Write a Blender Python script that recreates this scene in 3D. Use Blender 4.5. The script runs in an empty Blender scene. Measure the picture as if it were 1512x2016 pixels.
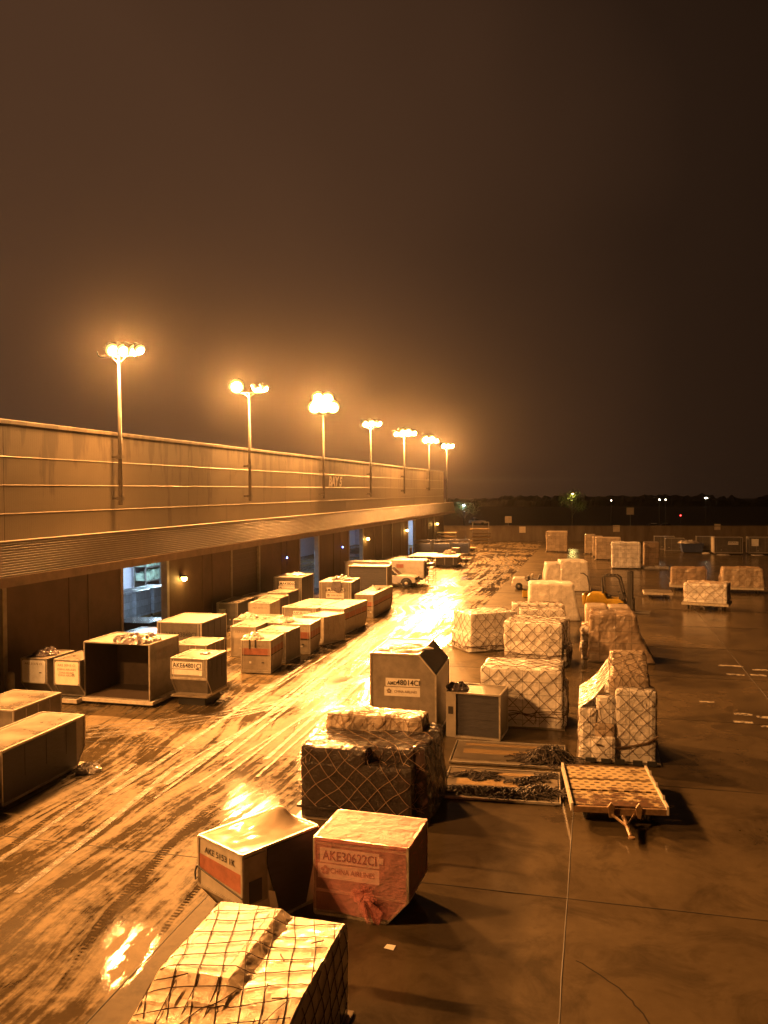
import bpy, bmesh, math, random
from mathutils import Vector, Matrix, noise
from mathutils.bvhtree import BVHTree
R = math.radians
rnd = random.Random(11)
S = bpy.context.scene
COL = S.collection

# ------------------------------------------------------------------ camera
YAW, PITCH, ROLL = R(14.15), R(1.46), R(0.28)
cam_d = bpy.data.cameras.new('camera')
cam = bpy.data.objects.new('camera', cam_d)
COL.objects.link(cam)
fw = Vector((-math.sin(YAW) * math.cos(PITCH), math.cos(YAW) * math.cos(PITCH), -math.sin(PITCH)))
r0 = Vector((math.cos(YAW), math.sin(YAW), 0))
u0 = r0.cross(fw)
rt = r0 * math.cos(ROLL) - u0 * math.sin(ROLL)
up = r0 * math.sin(ROLL) + u0 * math.cos(ROLL)
m = Matrix.Identity(4)
for i in range(3):
    m[i][0], m[i][1], m[i][2] = rt[i], up[i], -fw[i]
m[2][3] = 9.0
cam.matrix_world = m
cam_d.sensor_fit = 'VERTICAL'
cam_d.sensor_height = 36.0
cam_d.lens = 36.0 * 1650.0 / 2016.0
cam_d.clip_start, cam_d.clip_end = 0.2, 4000
S.camera = cam

# ------------------------------------------------------------------ world: overcast night lit by the town
W = bpy.data.worlds.new('World')
S.world = W
W.use_nodes = True
wn = W.node_tree
bg = wn.nodes['Background']
tc = wn.nodes.new('ShaderNodeTexCoord')
sx = wn.nodes.new('ShaderNodeSeparateXYZ')
wn.links.new(tc.outputs['Generated'], sx.inputs[0])
dt = wn.nodes.new('ShaderNodeVectorMath'); dt.operation = 'DOT_PRODUCT'
wn.links.new(tc.outputs['Generated'], dt.inputs[0]); dt.inputs[1].default_value = (-0.80, 0.60, 0.0)
wno = wn.nodes.new('ShaderNodeTexNoise'); wno.inputs['Scale'].default_value = 1.6; wno.inputs['Detail'].default_value = 3
wn.links.new(tc.outputs['Generated'], wno.inputs['Vector'])
wa = wn.nodes.new('ShaderNodeMath'); wa.operation = 'MULTIPLY_ADD'
wn.links.new(wno.outputs['Fac'], wa.inputs[0]); wa.inputs[1].default_value = 0.34
wn.links.new(dt.outputs['Value'], wa.inputs[2])
wr = wn.nodes.new('ShaderNodeValToRGB')
wn.links.new(wa.outputs[0], wr.inputs[0])
wr.color_ramp.elements[0].position = 0.46; wr.color_ramp.elements[0].color = (0.0105, 0.0049, 0.0024, 1)
wr.color_ramp.elements[1].position = 1.0; wr.color_ramp.elements[1].color = (0.070, 0.032, 0.0155, 1)
e_ = wr.color_ramp.elements.new(0.72); e_.color = (0.0215, 0.0104, 0.0055, 1)
wn.links.new(wr.outputs[0], bg.inputs[0])
bg.inputs[1].default_value = 1.0

S.view_settings.view_transform = 'Standard'
S.view_settings.look = 'None'
S.view_settings.exposure = 0.0
S.view_settings.gamma = 1.0
cy = S.cycles
cy.use_denoising = True
cy.max_bounces = 6; cy.diffuse_bounces = 3; cy.glossy_bounces = 3; cy.transmission_bounces = 4; cy.transparent_max_bounces = 8
cy.volume_bounces = 0
cy.sample_clamp_indirect = 3.0
cy.sample_clamp_direct = 0.0
cy.caustics_reflective = False; cy.caustics_refractive = False
cy.use_light_tree = True

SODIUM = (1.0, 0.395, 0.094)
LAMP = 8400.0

# ------------------------------------------------------------------ material helpers
def new_mat(name):
    mt = bpy.data.materials.new(name); mt.use_nodes = True
    return mt, mt.node_tree, mt.node_tree.nodes['Principled BSDF']
def N(nt, typ, **kw):
    n = nt.nodes.new('ShaderNode' + typ)
    for k, v in kw.items():
        if k in ('op', 'operation'): n.operation = v
        elif k == 'blend': n.blend_type = v
        elif k == 'data': n.data_type = v
        elif k == 'feature': n.feature = v
        else:
            key = int(k[1:]) if k[0] == 'i' and k[1:].isdigit() else k.replace('_', ' ')
            s = n.inputs[key]
            if isinstance(v, bpy.types.NodeSocket): nt.links.new(v, s)
            else: s.default_value = v
    return n
def math_n(nt, op, a, b=0.0, c=0.0): return N(nt, 'Math', op=op, i0=a, i1=b, i2=c).outputs[0]
def ramp(nt, f, *st):
    n = nt.nodes.new('ShaderNodeValToRGB'); nt.links.new(f, n.inputs[0])
    e = n.color_ramp.elements
    while len(e) < len(st): e.new(0.5)
    for el, (p, c) in zip(e, st):
        el.position = p
        el.color = (c, c, c, 1) if isinstance(c, (int, float)) else (*c, 1)
    return n.outputs[0]
def mapped(nt, scale, rot=(0, 0, 0), src='Object'):
    t = N(nt, 'TexCoord')
    return N(nt, 'Mapping', Vector=t.outputs[src], Scale=scale, Rotation=rot).outputs[0]
def mixc(nt, f, a, b, blend='MIX'):
    n = nt.nodes.new('ShaderNodeMix'); n.data_type = 'RGBA'; n.blend_type = blend
    for s, v in ((n.inputs[0], f), (n.inputs[6], a), (n.inputs[7], b)):
        if isinstance(v, bpy.types.NodeSocket): nt.links.new(v, s)
        else: s.default_value = v if isinstance(v, (int, float)) else (*v, 1)
    return n.outputs[2]
def plain(name, c, rough=0.5, metal=0.0, var=0.25, nscale=3.0, bump=0.0, bscale=20.0, coat=0.0, stretch=(1, 1, 1), spec=0.5, rvar=0.15):
    mt, nt, b = new_mat(name)
    v = mapped(nt, stretch)
    no = N(nt, 'TexNoise', Vector=v, Scale=nscale, Detail=6.0, Roughness=0.65)
    oi = N(nt, 'ObjectInfo')
    k = math_n(nt, 'MULTIPLY_ADD', oi.outputs['Random'], 0.22, -0.11)
    f = math_n(nt, 'ADD', ramp(nt, no.outputs['Fac'], (0.30, 1 - var), (0.62, 1.0 + var * 0.3)), k)
    col = N(nt, 'VectorMath', op='SCALE', i0=c, Scale=f).outputs[0]
    nt.links.new(col, b.inputs['Base Color'])
    nt.links.new(math_n(nt, 'MULTIPLY_ADD', no.outputs['Fac'], rvar * 2, rough - rvar), b.inputs['Roughness'])
    b.inputs['Metallic'].default_value = metal
    b.inputs['Specular IOR Level'].default_value = spec
    if coat: b.inputs['Coat Weight'].default_value = coat; b.inputs['Coat Roughness'].default_value = 0.12
    if bump:
        n2 = N(nt, 'TexNoise', Vector=v, Scale=bscale, Detail=4.0)
        bp = N(nt, 'Bump', Strength=bump, Distance=0.02, Height=n2.outputs['Fac'])
        nt.links.new(bp.outputs[0], b.inputs['Normal'])
    return mt
def emit(name, c, s):
    mt, nt, b = new_mat(name)
    b.inputs['Base Color'].default_value = (0.6, 0.6, 0.6, 1)
    b.inputs['Emission Color'].default_value = (*c, 1); b.inputs['Emission Strength'].default_value = s
    return mt

# ------------------------------------------------------------------ mesh helpers
class MB:
    def __init__(s): s.v = []; s.f = []
    def add(s, vs, fs):
        o = len(s.v); s.v += [tuple(v) for v in vs]; s.f += [tuple(i + o for i in f) for f in fs]; return s
    def box(s, x0, x1, y0, y1, z0, z1, M=None):
        vs = [Vector((x, y, z)) for z in (z0, z1) for y in (y0, y1) for x in (x0, x1)]
        if M is not None: vs = [M @ v for v in vs]
        return s.add(vs, [(0, 2, 3, 1), (4, 5, 7, 6), (0, 1, 5, 4), (2, 6, 7, 3), (0, 4, 6, 2), (1, 3, 7, 5)])
    def prism(s, poly, axis, a, b, M=None):
        # axis 'x': poly in (y,z); 'y': poly in (x,z); 'z': poly in (x,y)
        def mk(p, t):
            v = {'x': (t, p[0], p[1]), 'y': (p[0], t, p[1]), 'z': (p[0], p[1], t)}[axis]
            v = Vector(v); return M @ v if M is not None else v
        n = len(poly)
        vs = [mk(p, a) for p in poly] + [mk(p, b) for p in poly]
        fs = [tuple(range(n))[::-1], tuple(range(n, 2 * n))] + [(i, (i + 1) % n, n + (i + 1) % n, n + i) for i in range(n)]
        return s.add(vs, fs)
    def tube(s, pts, r, n=6, closed_ends=True):
        pts = [Vector(p) for p in pts]
        rs = r if isinstance(r, (list, tuple)) else [r] * len(pts)
        rings = []
        for i, p in enumerate(pts):
            d = (pts[min(i + 1, len(pts) - 1)] - pts[max(i - 1, 0)])
            if d.length < 1e-6: d = Vector((0, 0, 1))
            d.normalize()
            a = d.cross(Vector((0, 0, 1)) if abs(d.z) < 0.9 else Vector((1, 0, 0))).normalized(); b = d.cross(a)
            rings.append([p + (a * math.cos(2 * math.pi * (k + .5) / n) + b * math.sin(2 * math.pi * (k + .5) / n)) * rs[i] for k in range(n)])
        vs = [v for rg in rings for v in rg]; fs = []
        for i in range(len(pts) - 1):
            for k in range(n): fs.append((i * n + k, i * n + (k + 1) % n, (i + 1) * n + (k + 1) % n, (i + 1) * n + k))
        if closed_ends and n > 2: fs += [tuple(range(n))[::-1], tuple(range((len(pts) - 1) * n, len(pts) * n))]
        return s.add(vs, fs)
    def beam(s, a, b, w): return s.tube([a, b], w * 0.7071, 4)
    def quad(s, a, b, c, d): return s.add([a, b, c, d], [(0, 1, 2, 3)])
    def lathe(s, prof, c, n=16, axis='z'):
        vs = []; fs = []
        for (r, h) in prof:
            for k in range(n):
                t = 2 * math.pi * k / n; q = (r * math.cos(t), r * math.sin(t), h)
                if axis == 'x': q = (q[2], q[0], q[1])
                if axis == 'y': q = (q[0], q[2], q[1])
                vs.append((c[0] + q[0], c[1] + q[1], c[2] + q[2]))
        for i in range(len(prof) - 1):
            for k in range(n): fs.append((i * n + k, i * n + (k + 1) % n, (i + 1) * n + (k + 1) % n, (i + 1) * n + k))
        fs += [tuple(range(n))[::-1], tuple(range((len(prof) - 1) * n, len(prof) * n))]
        return s.add(vs, fs)
    def build(s, name, mat, parent=None, bev=0.0, smooth=False, loc=None, rz=0.0):
        me = bpy.data.meshes.new(name)
        me.from_pydata(s.v, [], s.f)
        bm = bmesh.new(); bm.from_mesh(me)
        bmesh.ops.recalc_face_normals(bm, faces=bm.faces)
        if bev:
            ed = [e for e in bm.edges if len(e.link_faces) == 2 and e.calc_face_angle(0) > 0.5]
            bmesh.ops.bevel(bm, geom=ed, offset=bev, segments=2, affect='EDGES', profile=0.6, clamp_overlap=True)
        bm.to_mesh(me); bm.free()
        if smooth:
            for p in me.polygons: p.use_smooth = True
        me.materials.append(mat)
        o = bpy.data.objects.new(name, me); COL.objects.link(o)
        if parent is not None: o.parent = parent
        if loc is not None: o.location = loc
        o.rotation_euler = (0, 0, rz)
        return o
def tag(o, label, cat, group=None):
    o['label'] = label; o['category'] = cat
    if group: o['group'] = group
    return o
def thing(name, label, cat, loc, rz=0.0, group=None):
    o = bpy.data.objects.new(name, None); COL.objects.link(o)
    o.location = loc; o.rotation_euler = (0, 0, rz); o.empty_display_size = 0.2
    return tag(o, label, cat, group)
def struct(o): o['kind'] = 'structure'; return o
def kids(o): return [c for c in bpy.data.objects if c.parent == o]
def dup(o, loc, rz, label=None, parent=None):
    c = o.copy(); COL.objects.link(c); c.parent = parent
    if parent is None:
        c.location = loc; c.rotation_euler = (0, 0, rz)
        if label: c['label'] = label
    for k in kids(o): dup(k, None, None, None, c)
    return c
def lettering(txt, mat, parent, M, width=None, height=None, bold=0.012, name='lettering', shear=0.0):
    # M maps text plane (x right, y up, z out of the face); text is centred on M's origin
    cu = bpy.data.curves.new(name, 'FONT'); cu.body = txt; cu.size = 1.0; cu.offset = bold; cu.shear = shear; cu.resolution_u = 3
    to = bpy.data.objects.new(name, cu); COL.objects.link(to)
    dg = bpy.context.evaluated_depsgraph_get()
    me = bpy.data.meshes.new_from_object(to.evaluated_get(dg))
    bpy.data.objects.remove(to); bpy.data.curves.remove(cu)
    xs = [v.co.x for v in me.vertices]; ys = [v.co.y for v in me.vertices]
    cx, cyy = (min(xs) + max(xs)) / 2, (min(ys) + max(ys)) / 2
    sxx = width / (max(xs) - min(xs)) if width else None
    syy = height / (max(ys) - min(ys)) if height else None
    sxx = sxx or syy; syy = syy or sxx
    for v in me.vertices: v.co = M @ Vector(((v.co.x - cx) * sxx, (v.co.y - cyy) * syy, 0))
    me.materials.clear(); me.materials.append(mat); me.name = name
    o = bpy.data.objects.new(name, me); COL.objects.link(o); o.parent = parent
    return o
def face_mat(face, u, v, off, w, d):
    # local frame of a w x d box (front-left at 0,0); returns matrix of a text plane
    if face == 'front': X, Y, Z, O = (1, 0, 0), (0, 0, 1), (0, -1, 0), (u, -off, v)
    elif face == 'right': X, Y, Z, O = (0, 1, 0), (0, 0, 1), (1, 0, 0), (w + off, u, v)
    m = Matrix.Identity(4)
    for i in range(3): m[i][0], m[i][1], m[i][2], m[i][3] = X[i], Y[i], Z[i], O[i]
    return m

# ------------------------------------------------------------------ materials
M_ = {}
M_['alu'] = plain('dull_aluminium', (0.215, 0.195, 0.17), 0.42, 0.15, 0.35, 2.2, 0.15, 6.0)
M_['alu_dark'] = plain('grey_aluminium', (0.14, 0.13, 0.12), 0.45, 0.2, 0.35, 2.2, 0.15, 6.0)
M_['shell'] = plain('off_white_shell', (0.32, 0.28, 0.23), 0.38, 0.0, 0.28, 2.4, 0.12, 5.0)
M_['shell2'] = plain('cream_shell', (0.48, 0.44, 0.38), 0.36, 0.0, 0.22, 2.0, 0.12, 5.0)
M_['rail'] = plain('edge_rail', (0.50, 0.47, 0.42), 0.35, 0.5, 0.3, 5.0)
M_['stripe'] = plain('red_stripe', (0.34, 0.13, 0.085), 0.45, 0.0, 0.35, 4.0)
M_['placard'] = plain('white_placard', (0.72, 0.70, 0.66), 0.4, 0.0, 0.15, 6.0)
M_['ink'] = plain('black_lettering', (0.03, 0.03, 0.03), 0.5, 0.0, 0.1)
M_['faded_ink'] = plain('faded_lettering', (0.22, 0.17, 0.13), 0.5, 0.0, 0.3, 8.0)
M_['rust_ink'] = plain('rose_lettering', (0.36, 0.13, 0.09), 0.5, 0.0, 0.3, 8.0)
M_['curtain'] = plain('slate_curtain', (0.045, 0.045, 0.055), 0.6, 0.0, 0.3, 3.0, 0.4, 4.0, stretch=(1, 1, 4))
M_['inside'] = plain('container_inside_shade', (0.065, 0.048, 0.035), 0.5, 0.1, 0.3)  # dark tone stands in for shade inside the container
M_['dark'] = plain('dark_rubber', (0.02, 0.02, 0.02), 0.6, 0.0, 0.3)
M_['steel'] = plain('galvanised_steel', (0.30, 0.29, 0.27), 0.4, 0.6, 0.3, 6.0)
M_['dark_steel'] = plain('dark_steel', (0.06, 0.055, 0.05), 0.5, 0.4, 0.3, 6.0)
M_['white_paint'] = plain('worn_white_paint', (0.50, 0.46, 0.40), 0.4, 0.0, 0.35, 5.0)
M_['car_white'] = plain('white_car_paint', (0.56, 0.54, 0.50), 0.3, 0.0, 0.12, 2.0, coat=0.6)
M_['yellow'] = plain('yellow_paint', (0.42, 0.27, 0.015), 0.35, 0.0, 0.25, 4.0, coat=0.3)
M_['wood'] = plain('pale_timber', (0.34, 0.24, 0.12), 0.6, 0.0, 0.35, 5.0, stretch=(1, 8, 8))
M_['rope'] = plain('net_webbing', (0.10, 0.065, 0.04), 0.75, 0.0, 0.3, 8.0)
M_['rope_pale'] = plain('pale_net_webbing', (0.30, 0.21, 0.13), 0.7, 0.0, 0.3, 8.0)
M_['glass'] = plain('dark_glass', (0.02, 0.02, 0.025), 0.12, 0.0, 0.1, spec=0.8, rvar=0.03)
M_['blue'] = plain('blue_paint', (0.05, 0.07, 0.16), 0.5, 0.0, 0.3, 3.0)
M_['sheet'] = plain('pallet_aluminium', (0.24, 0.205, 0.16), 0.34, 0.35, 0.35, 1.5, 0.1, 5.0)
M_['paper'] = plain('white_paper', (0.75, 0.73, 0.68), 0.6, 0.0, 0.1)
M_['net_pile'] = plain('tangled_net', (0.055, 0.045, 0.04), 0.55, 0.0, 0.4, 8.0)
M_['plastic_scrap'] = plain('crumpled_plastic', (0.45, 0.42, 0.40), 0.2, 0.0, 0.3, 5.0, 0.8, 9.0, spec=0.8)
M_['dark_scrap'] = plain('dark_crumpled_tarp', (0.12, 0.10, 0.11), 0.3, 0.0, 0.4, 5.0, 0.8, 9.0, spec=0.7)

def wrap_mat(name, c, seam=(0.62, 0.75, 0.48), off=(0.21, 0.33, 0.17), gloss=0.30, bump=0.5, dark=0.62, vary=0.35, spec=0.5):
    # cartons under stretch film: carton tints, thin dark seams, wrinkled gloss
    mt, nt, b = new_mat(name)
    t = N(nt, 'TexCoord')
    q = N(nt, 'VectorMath', op='ADD', i0=t.outputs['Object'], i1=off).outputs[0]
    q = N(nt, 'VectorMath', op='DIVIDE', i0=q, i1=seam).outputs[0]
    fl = N(nt, 'VectorMath', op='FLOOR', i0=q).outputs[0]
    wn_ = nt.nodes.new('ShaderNodeTexWhiteNoise'); nt.links.new(fl, wn_.inputs['Vector'])
    fr = N(nt, 'VectorMath', op='FRACTION', i0=q).outputs[0]
    sp = N(nt, 'SeparateXYZ', i0=fr)
    ed = None
    for k, w in zip(range(3), (0.022, 0.018, 0.03)):
        a = math_n(nt, 'ABSOLUTE', math_n(nt, 'SUBTRACT', sp.outputs[k], 0.5))
        e = math_n(nt, 'GREATER_THAN', a, 0.5 - w)
        ed = e if ed is None else math_n(nt, 'MAXIMUM', ed, e)
    tint = math_n(nt, 'MULTIPLY_ADD', wn_.outputs['Value'], vary, 1.0 - vary * 0.75)
    tint = math_n(nt, 'MULTIPLY', tint, math_n(nt, 'SUBTRACT', 1.0, math_n(nt, 'MULTIPLY', ed, 1 - dark)))
    mp = N(nt, 'Mapping', Vector=t.outputs['Object'], Rotation=(0.5, 0.7, 0.4), Scale=(1.0, 3.2, 1.0))
    n1 = N(nt, 'TexNoise', Vector=mp.outputs[0], Scale=2.6, Detail=5.0, Roughness=0.6, Distortion=0.8)
    tint = math_n(nt, 'MULTIPLY', tint, ramp(nt, n1.outputs['Fac'], (0.32, 0.78), (0.66, 1.12)))
    nt.links.new(N(nt, 'VectorMath', op='SCALE', i0=c, Scale=tint).outputs[0], b.inputs['Base Color'])
    b.inputs['Roughness'].default_value = gloss
    b.inputs['Specular IOR Level'].default_value = spec
    b.inputs['Coat Weight'].default_value = 0.5; b.inputs['Coat Roughness'].default_value = 0.18
    n2 = N(nt, 'TexNoise', Vector=mp.outputs[0], Scale=5.5, Detail=4.0, Roughness=0.6, Distortion=1.2)
    rg = ramp(nt, n2.outputs['Fac'], (0.42, 0.0), (0.5, 1.0), (0.58, 0.0))
    hh = math_n(nt, 'ADD', n2.outputs['Fac'], math_n(nt, 'MULTIPLY', rg, 0.4))
    hh = math_n(nt, 'SUBTRACT', hh, math_n(nt, 'MULTIPLY', ed, 0.5))
    bp = N(nt, 'Bump', Strength=bump, Distance=0.04, Height=hh)
    nt.links.new(bp.outputs[0], b.inputs['Normal'])
    return mt
M_['wrap'] = wrap_mat('white_stretch_film', (0.82, 0.80, 0.79), vary=.16, bump=.7)
M_['wrap_bright'] = wrap_mat('bright_white_film', (0.80, 0.77, 0.72), vary=.14, dark=.8)
M_['wrap_tan'] = wrap_mat('cartons_in_clear_film', (0.46, 0.38, 0.30), seam=(0.55, 0.6, 0.42))
M_['wrap_plain'] = wrap_mat('translucent_cover_sheet', (0.70, 0.67, 0.64), seam=(0.8, 1.2, 5.0), off=(0.13, 0.4, 1.0), dark=0.85, vary=0.12)
M_['wrap_black'] = wrap_mat('black_stretch_film', (0.035, 0.028, 0.024), seam=(9, 9, 9), off=(4, 4, 4), gloss=0.22, bump=0.9, spec=0.35)
M_['wrap_brown'] = wrap_mat('brown_cartons_in_film', (0.30, 0.23, 0.17), seam=(0.8, 0.9, 0.6))
# red cover film: thin, see-through
mt, nt, b = new_mat('red_cover_film')
b.inputs['Base Color'].default_value = (0.66, 0.26, 0.255, 1)
b.inputs['Roughness'].default_value = 0.52
b.inputs['Specular IOR Level'].default_value = 0.15
b.inputs['Alpha'].default_value = 0.62
n_ = N(nt, 'TexNoise', Vector=mapped(nt, (1, 1, 2.0), (0.4, 0.5, 0.6)), Scale=4.0, Detail=5.0, Distortion=1.5)
nt.links.new(ramp(nt, n_.outputs['Fac'], (0.3, 0.37), (0.7, 0.44)), b.inputs['Alpha'])
nt.links.new(N(nt, 'Bump', Strength=1.0, Distance=0.05, Height=n_.outputs['Fac']).outputs[0], b.inputs['Normal'])
zz_ = N(nt, 'SeparateXYZ', i0=N(nt, 'TexCoord').outputs['Object']).outputs[2]
al_ = b.inputs['Alpha'].links[0].from_socket
nt.links.new(math_n(nt, 'MULTIPLY_ADD', math_n(nt, 'GREATER_THAN', zz_, 1.6), 0.26, al_), b.inputs['Alpha'])   # opacity raised on top to counter a washed-out roof colour
M_['red_film'] = mt

# ------------------------------------------------------------------ ground
def bez_(p, n=18):
    out = []
    for i in range(n + 1):
        t = i / n; q = [Vector((*a, 0)) for a in p]
        while len(q) > 1: q = [q[j].lerp(q[j + 1], t) for j in range(len(q) - 1)]
        out.append(q[0] + Vector((rnd.uniform(-.02, .02), rnd.uniform(-.02, .02), 0)))
    return out
def ground_material():
    mt, nt, b = new_mat('wet_concrete')
    t = N(nt, 'TexCoord'); O = t.outputs['Object']
    sp = N(nt, 'SeparateXYZ', i0=O); x, y = sp.outputs[0], sp.outputs[1]
    # slow patches, long streaks along the driving direction, tyre strips
    pa = N(nt, 'TexNoise', Vector=O, Scale=0.22, Detail=6.0, Roughness=0.62, Distortion=0.4).outputs['Fac']
    wv = N(nt, 'TexNoise', Vector=O, Scale=0.06, Detail=2.0).outputs['Fac']
    xw = math_n(nt, 'ADD', x, math_n(nt, 'MULTIPLY', wv, 5.0))
    cx = N(nt, 'CombineXYZ', i0=xw, i1=math_n(nt, 'MULTIPLY', y, 0.055)).outputs[0]
    st = N(nt, 'TexNoise', Vector=cx, Scale=1.5, Detail=7.0, Roughness=0.68).outputs['Fac']
    cx2 = N(nt, 'CombineXYZ', i0=math_n(nt, 'MULTIPLY_ADD', y, 0.10, xw), i1=math_n(nt, 'MULTIPLY', y, 0.02)).outputs[0]
    ty = N(nt, 'TexNoise', Vector=cx2, Scale=3.2, Detail=2.0).outputs['Fac']
    fine = N(nt, 'TexNoise', Vector=O, Scale=3.0, Detail=8.0, Roughness=0.7).outputs['Fac']
    lane = N(nt, 'MapRange', i0=x, i1=-8.25, i2=-8.5, i3=0.0, i4=1.0).outputs[0]       # busy lane between the two rows
    cx3 = N(nt, 'CombineXYZ', i0=xw, i1=math_n(nt, 'MULTIPLY', y, 0.03)).outputs[0]
    st2 = N(nt, 'TexNoise', Vector=cx3, Scale=6.0, Detail=5.0, Roughness=0.62).outputs['Fac']
    d = math_n(nt, 'MULTIPLY', pa, 0.42)
    d = math_n(nt, 'ADD', d, math_n(nt, 'MULTIPLY', st, 0.30))
    d = math_n(nt, 'ADD', d, math_n(nt, 'MULTIPLY', st2, 0.22))
    cx4 = N(nt, 'CombineXYZ', i0=x, i1=math_n(nt, 'MULTIPLY', y, 0.45)).outputs[0]
    fine2 = N(nt, 'TexNoise', Vector=cx4, Scale=7.0, Detail=6.0, Roughness=0.7).outputs['Fac']
    d = math_n(nt, 'ADD', d, math_n(nt, 'MULTIPLY', fine, 0.12))
    d = math_n(nt, 'ADD', d, math_n(nt, 'MULTIPLY_ADD', fine2, 0.17, -0.070))
    d = math_n(nt, 'SUBTRACT', d, math_n(nt, 'MULTIPLY', ramp(nt, ty, (0.54, 0.0), (0.62, 1.0)), 0.05))
    # tread ribs pressed across some of the tyre strips
    rib = math_n(nt, 'MULTIPLY', math_n(nt, 'SINE', math_n(nt, 'MULTIPLY', y, 52.0)), ramp(nt, ty, (0.58, 0.0), (0.63, 0.030)))
    d = math_n(nt, 'ADD', d, rib)
    dry_l = ramp(nt, d, (0.500, 0.0), (0.580, 1.0))
    dry_r = ramp(nt, pa, (0.35, 0.15), (0.75, 0.55))
    dry = N(nt, 'Mix', i0=lane, i2=dry_r, i3=dry_l).outputs[0]
    # per-slab tint
    fx = math_n(nt, 'FLOOR', math_n(nt, 'DIVIDE', math_n(nt, 'ADD', x, 0.58), 7.78))
    fy = math_n(nt, 'FLOOR', math_n(nt, 'DIVIDE', math_n(nt, 'SUBTRACT', y, 18.65), 7.85))
    wn_ = nt.nodes.new('ShaderNodeTexWhiteNoise'); nt.links.new(N(nt, 'CombineXYZ', i0=fx, i1=fy).outputs[0], wn_.inputs['Vector'])
    tint = math_n(nt, 'MULTIPLY_ADD', wn_.outputs['Value'], 0.22, 0.88)
    tint = math_n(nt, 'MULTIPLY', tint, math_n(nt, 'MULTIPLY_ADD', fine, 0.5, 0.75))
    stain = N(nt, 'TexNoise', Vector=O, Scale=0.55, Detail=5.0, Roughness=0.7, Distortion=1.0).outputs['Fac']
    tint = math_n(nt, 'MULTIPLY', tint, ramp(nt, stain, (0.36, 0.62), (0.52, 1.0)))
    c = mixc(nt, dry, (0.050, 0.038, 0.022), (0.140, 0.106, 0.060))
    nt.links.new(N(nt, 'VectorMath', op='SCALE', i0=c, Scale=tint).outputs[0], b.inputs['Base Color'])
    wetr = ramp(nt, pa, (0.3, 0.06), (0.7, 0.12))
    b.inputs['Roughness'].default_value = 0.6; b.inputs['Specular IOR Level'].default_value = 0.0
    gl = nt.nodes.new('ShaderNodeBsdfAnisotropic'); gl.distribution = 'BECKMANN'
    nt.links.new(math_n(nt, 'ADD', wetr, N(nt, 'MapRange', i0=y, i1=14.0, i2=40.0, i3=0.0, i4=0.15).outputs[0]), gl.inputs['Roughness']); gl.inputs['Color'].default_value = (1, 1, 1, 1)
    fr = nt.nodes.new('ShaderNodeFresnel'); fr.inputs['IOR'].default_value = 1.40
    wet = nt.nodes.new('ShaderNodeMixShader'); nt.links.new(fr.outputs[0], wet.inputs[0]); nt.links.new(b.outputs[0], wet.inputs[1]); nt.links.new(gl.outputs[0], wet.inputs[2])
    b2 = nt.nodes.new('ShaderNodeBsdfPrincipled')
    nt.links.new(b.inputs['Base Color'].links[0].from_socket, b2.inputs['Base Color'])
    b2.inputs['Roughness'].default_value = 0.6; b2.inputs['Specular IOR Level'].default_value = 0.06
    film_l = ramp(nt, d, (0.505, 0.0), (0.562, 1.0))
    stripw = N(nt, 'MapRange', i0=x, i1=-6.2, i2=-4.5, i3=1.0, i4=0.0).outputs[0]      # swept strip along the joint stays matt
    film_r = math_n(nt, 'MAXIMUM', dry_r, stripw)
    film = N(nt, 'Mix', i0=lane, i2=film_r, i3=film_l).outputs[0]
    mx = nt.nodes.new('ShaderNodeMixShader'); nt.links.new(film, mx.inputs[0]); nt.links.new(wet.outputs[0], mx.inputs[1]); nt.links.new(b2.outputs[0], mx.inputs[2])
    nt.links.new(mx.outputs[0], nt.nodes['Material Output'].inputs[0])
    rip = N(nt, 'TexNoise', Vector=O, Scale=9.0, Detail=6.0, Roughness=0.7).outputs['Fac']
    rip2 = N(nt, 'TexNoise', Vector=O, Scale=1.3, Detail=3.0).outputs['Fac']
    hh = math_n(nt, 'ADD', math_n(nt, 'MULTIPLY', rip, math_n(nt, 'MULTIPLY_ADD', dry, 0.5, 0.10)), math_n(nt, 'MULTIPLY', rip2, 0.05))
    bp_ = N(nt, 'Bump', Strength=0.35, Distance=0.018, Height=hh).outputs[0]
    for q in (b, b2): nt.links.new(bp_, q.inputs['Normal'])
    bw_ = N(nt, 'Bump', Strength=0.05, Distance=0.018, Height=rip).outputs[0]
    for q in (gl, fr): nt.links.new(bw_, q.inputs['Normal'])
    return mt
M_['ground'] = ground_material()
struct(MB().quad((-400, -60, 0), (400, -60, 0), (400, 900, 0), (-400, 900, 0)).build('apron', M_['ground']))
# slab joints: half-sunk tar beads
M_['tar'] = plain('wet_joint_sealant', (0.02, 0.018, 0.016), 0.7, 0.0, 0.3, 4.0, spec=0.25)
mb = MB()
for k in range(-1, 8):
    X = -0.58 + 7.78 * (k - 2)
    if X < -24 or X > 40: continue
    pts = []; y = 2.0
    while y < 147:
        pts.append((X + rnd.uniform(-.008, .008), y, rnd.uniform(-0.015, -0.010))); y += 0.9 if y < 40 else 4
    mb.tube(pts, 0.022, 6)
for k in range(-1, 16):
    Y = 18.65 + 7.85 * k
    pts = []; x = -24.6
    while x < 60:
        pts.append((x, Y + rnd.uniform(-.01, .01), rnd.uniform(-0.012, -0.006))); x += 1.2
    mb.tube(pts, 0.02, 6)
struct(mb.build('slab_joints', M_['tar'], smooth=True))
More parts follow.
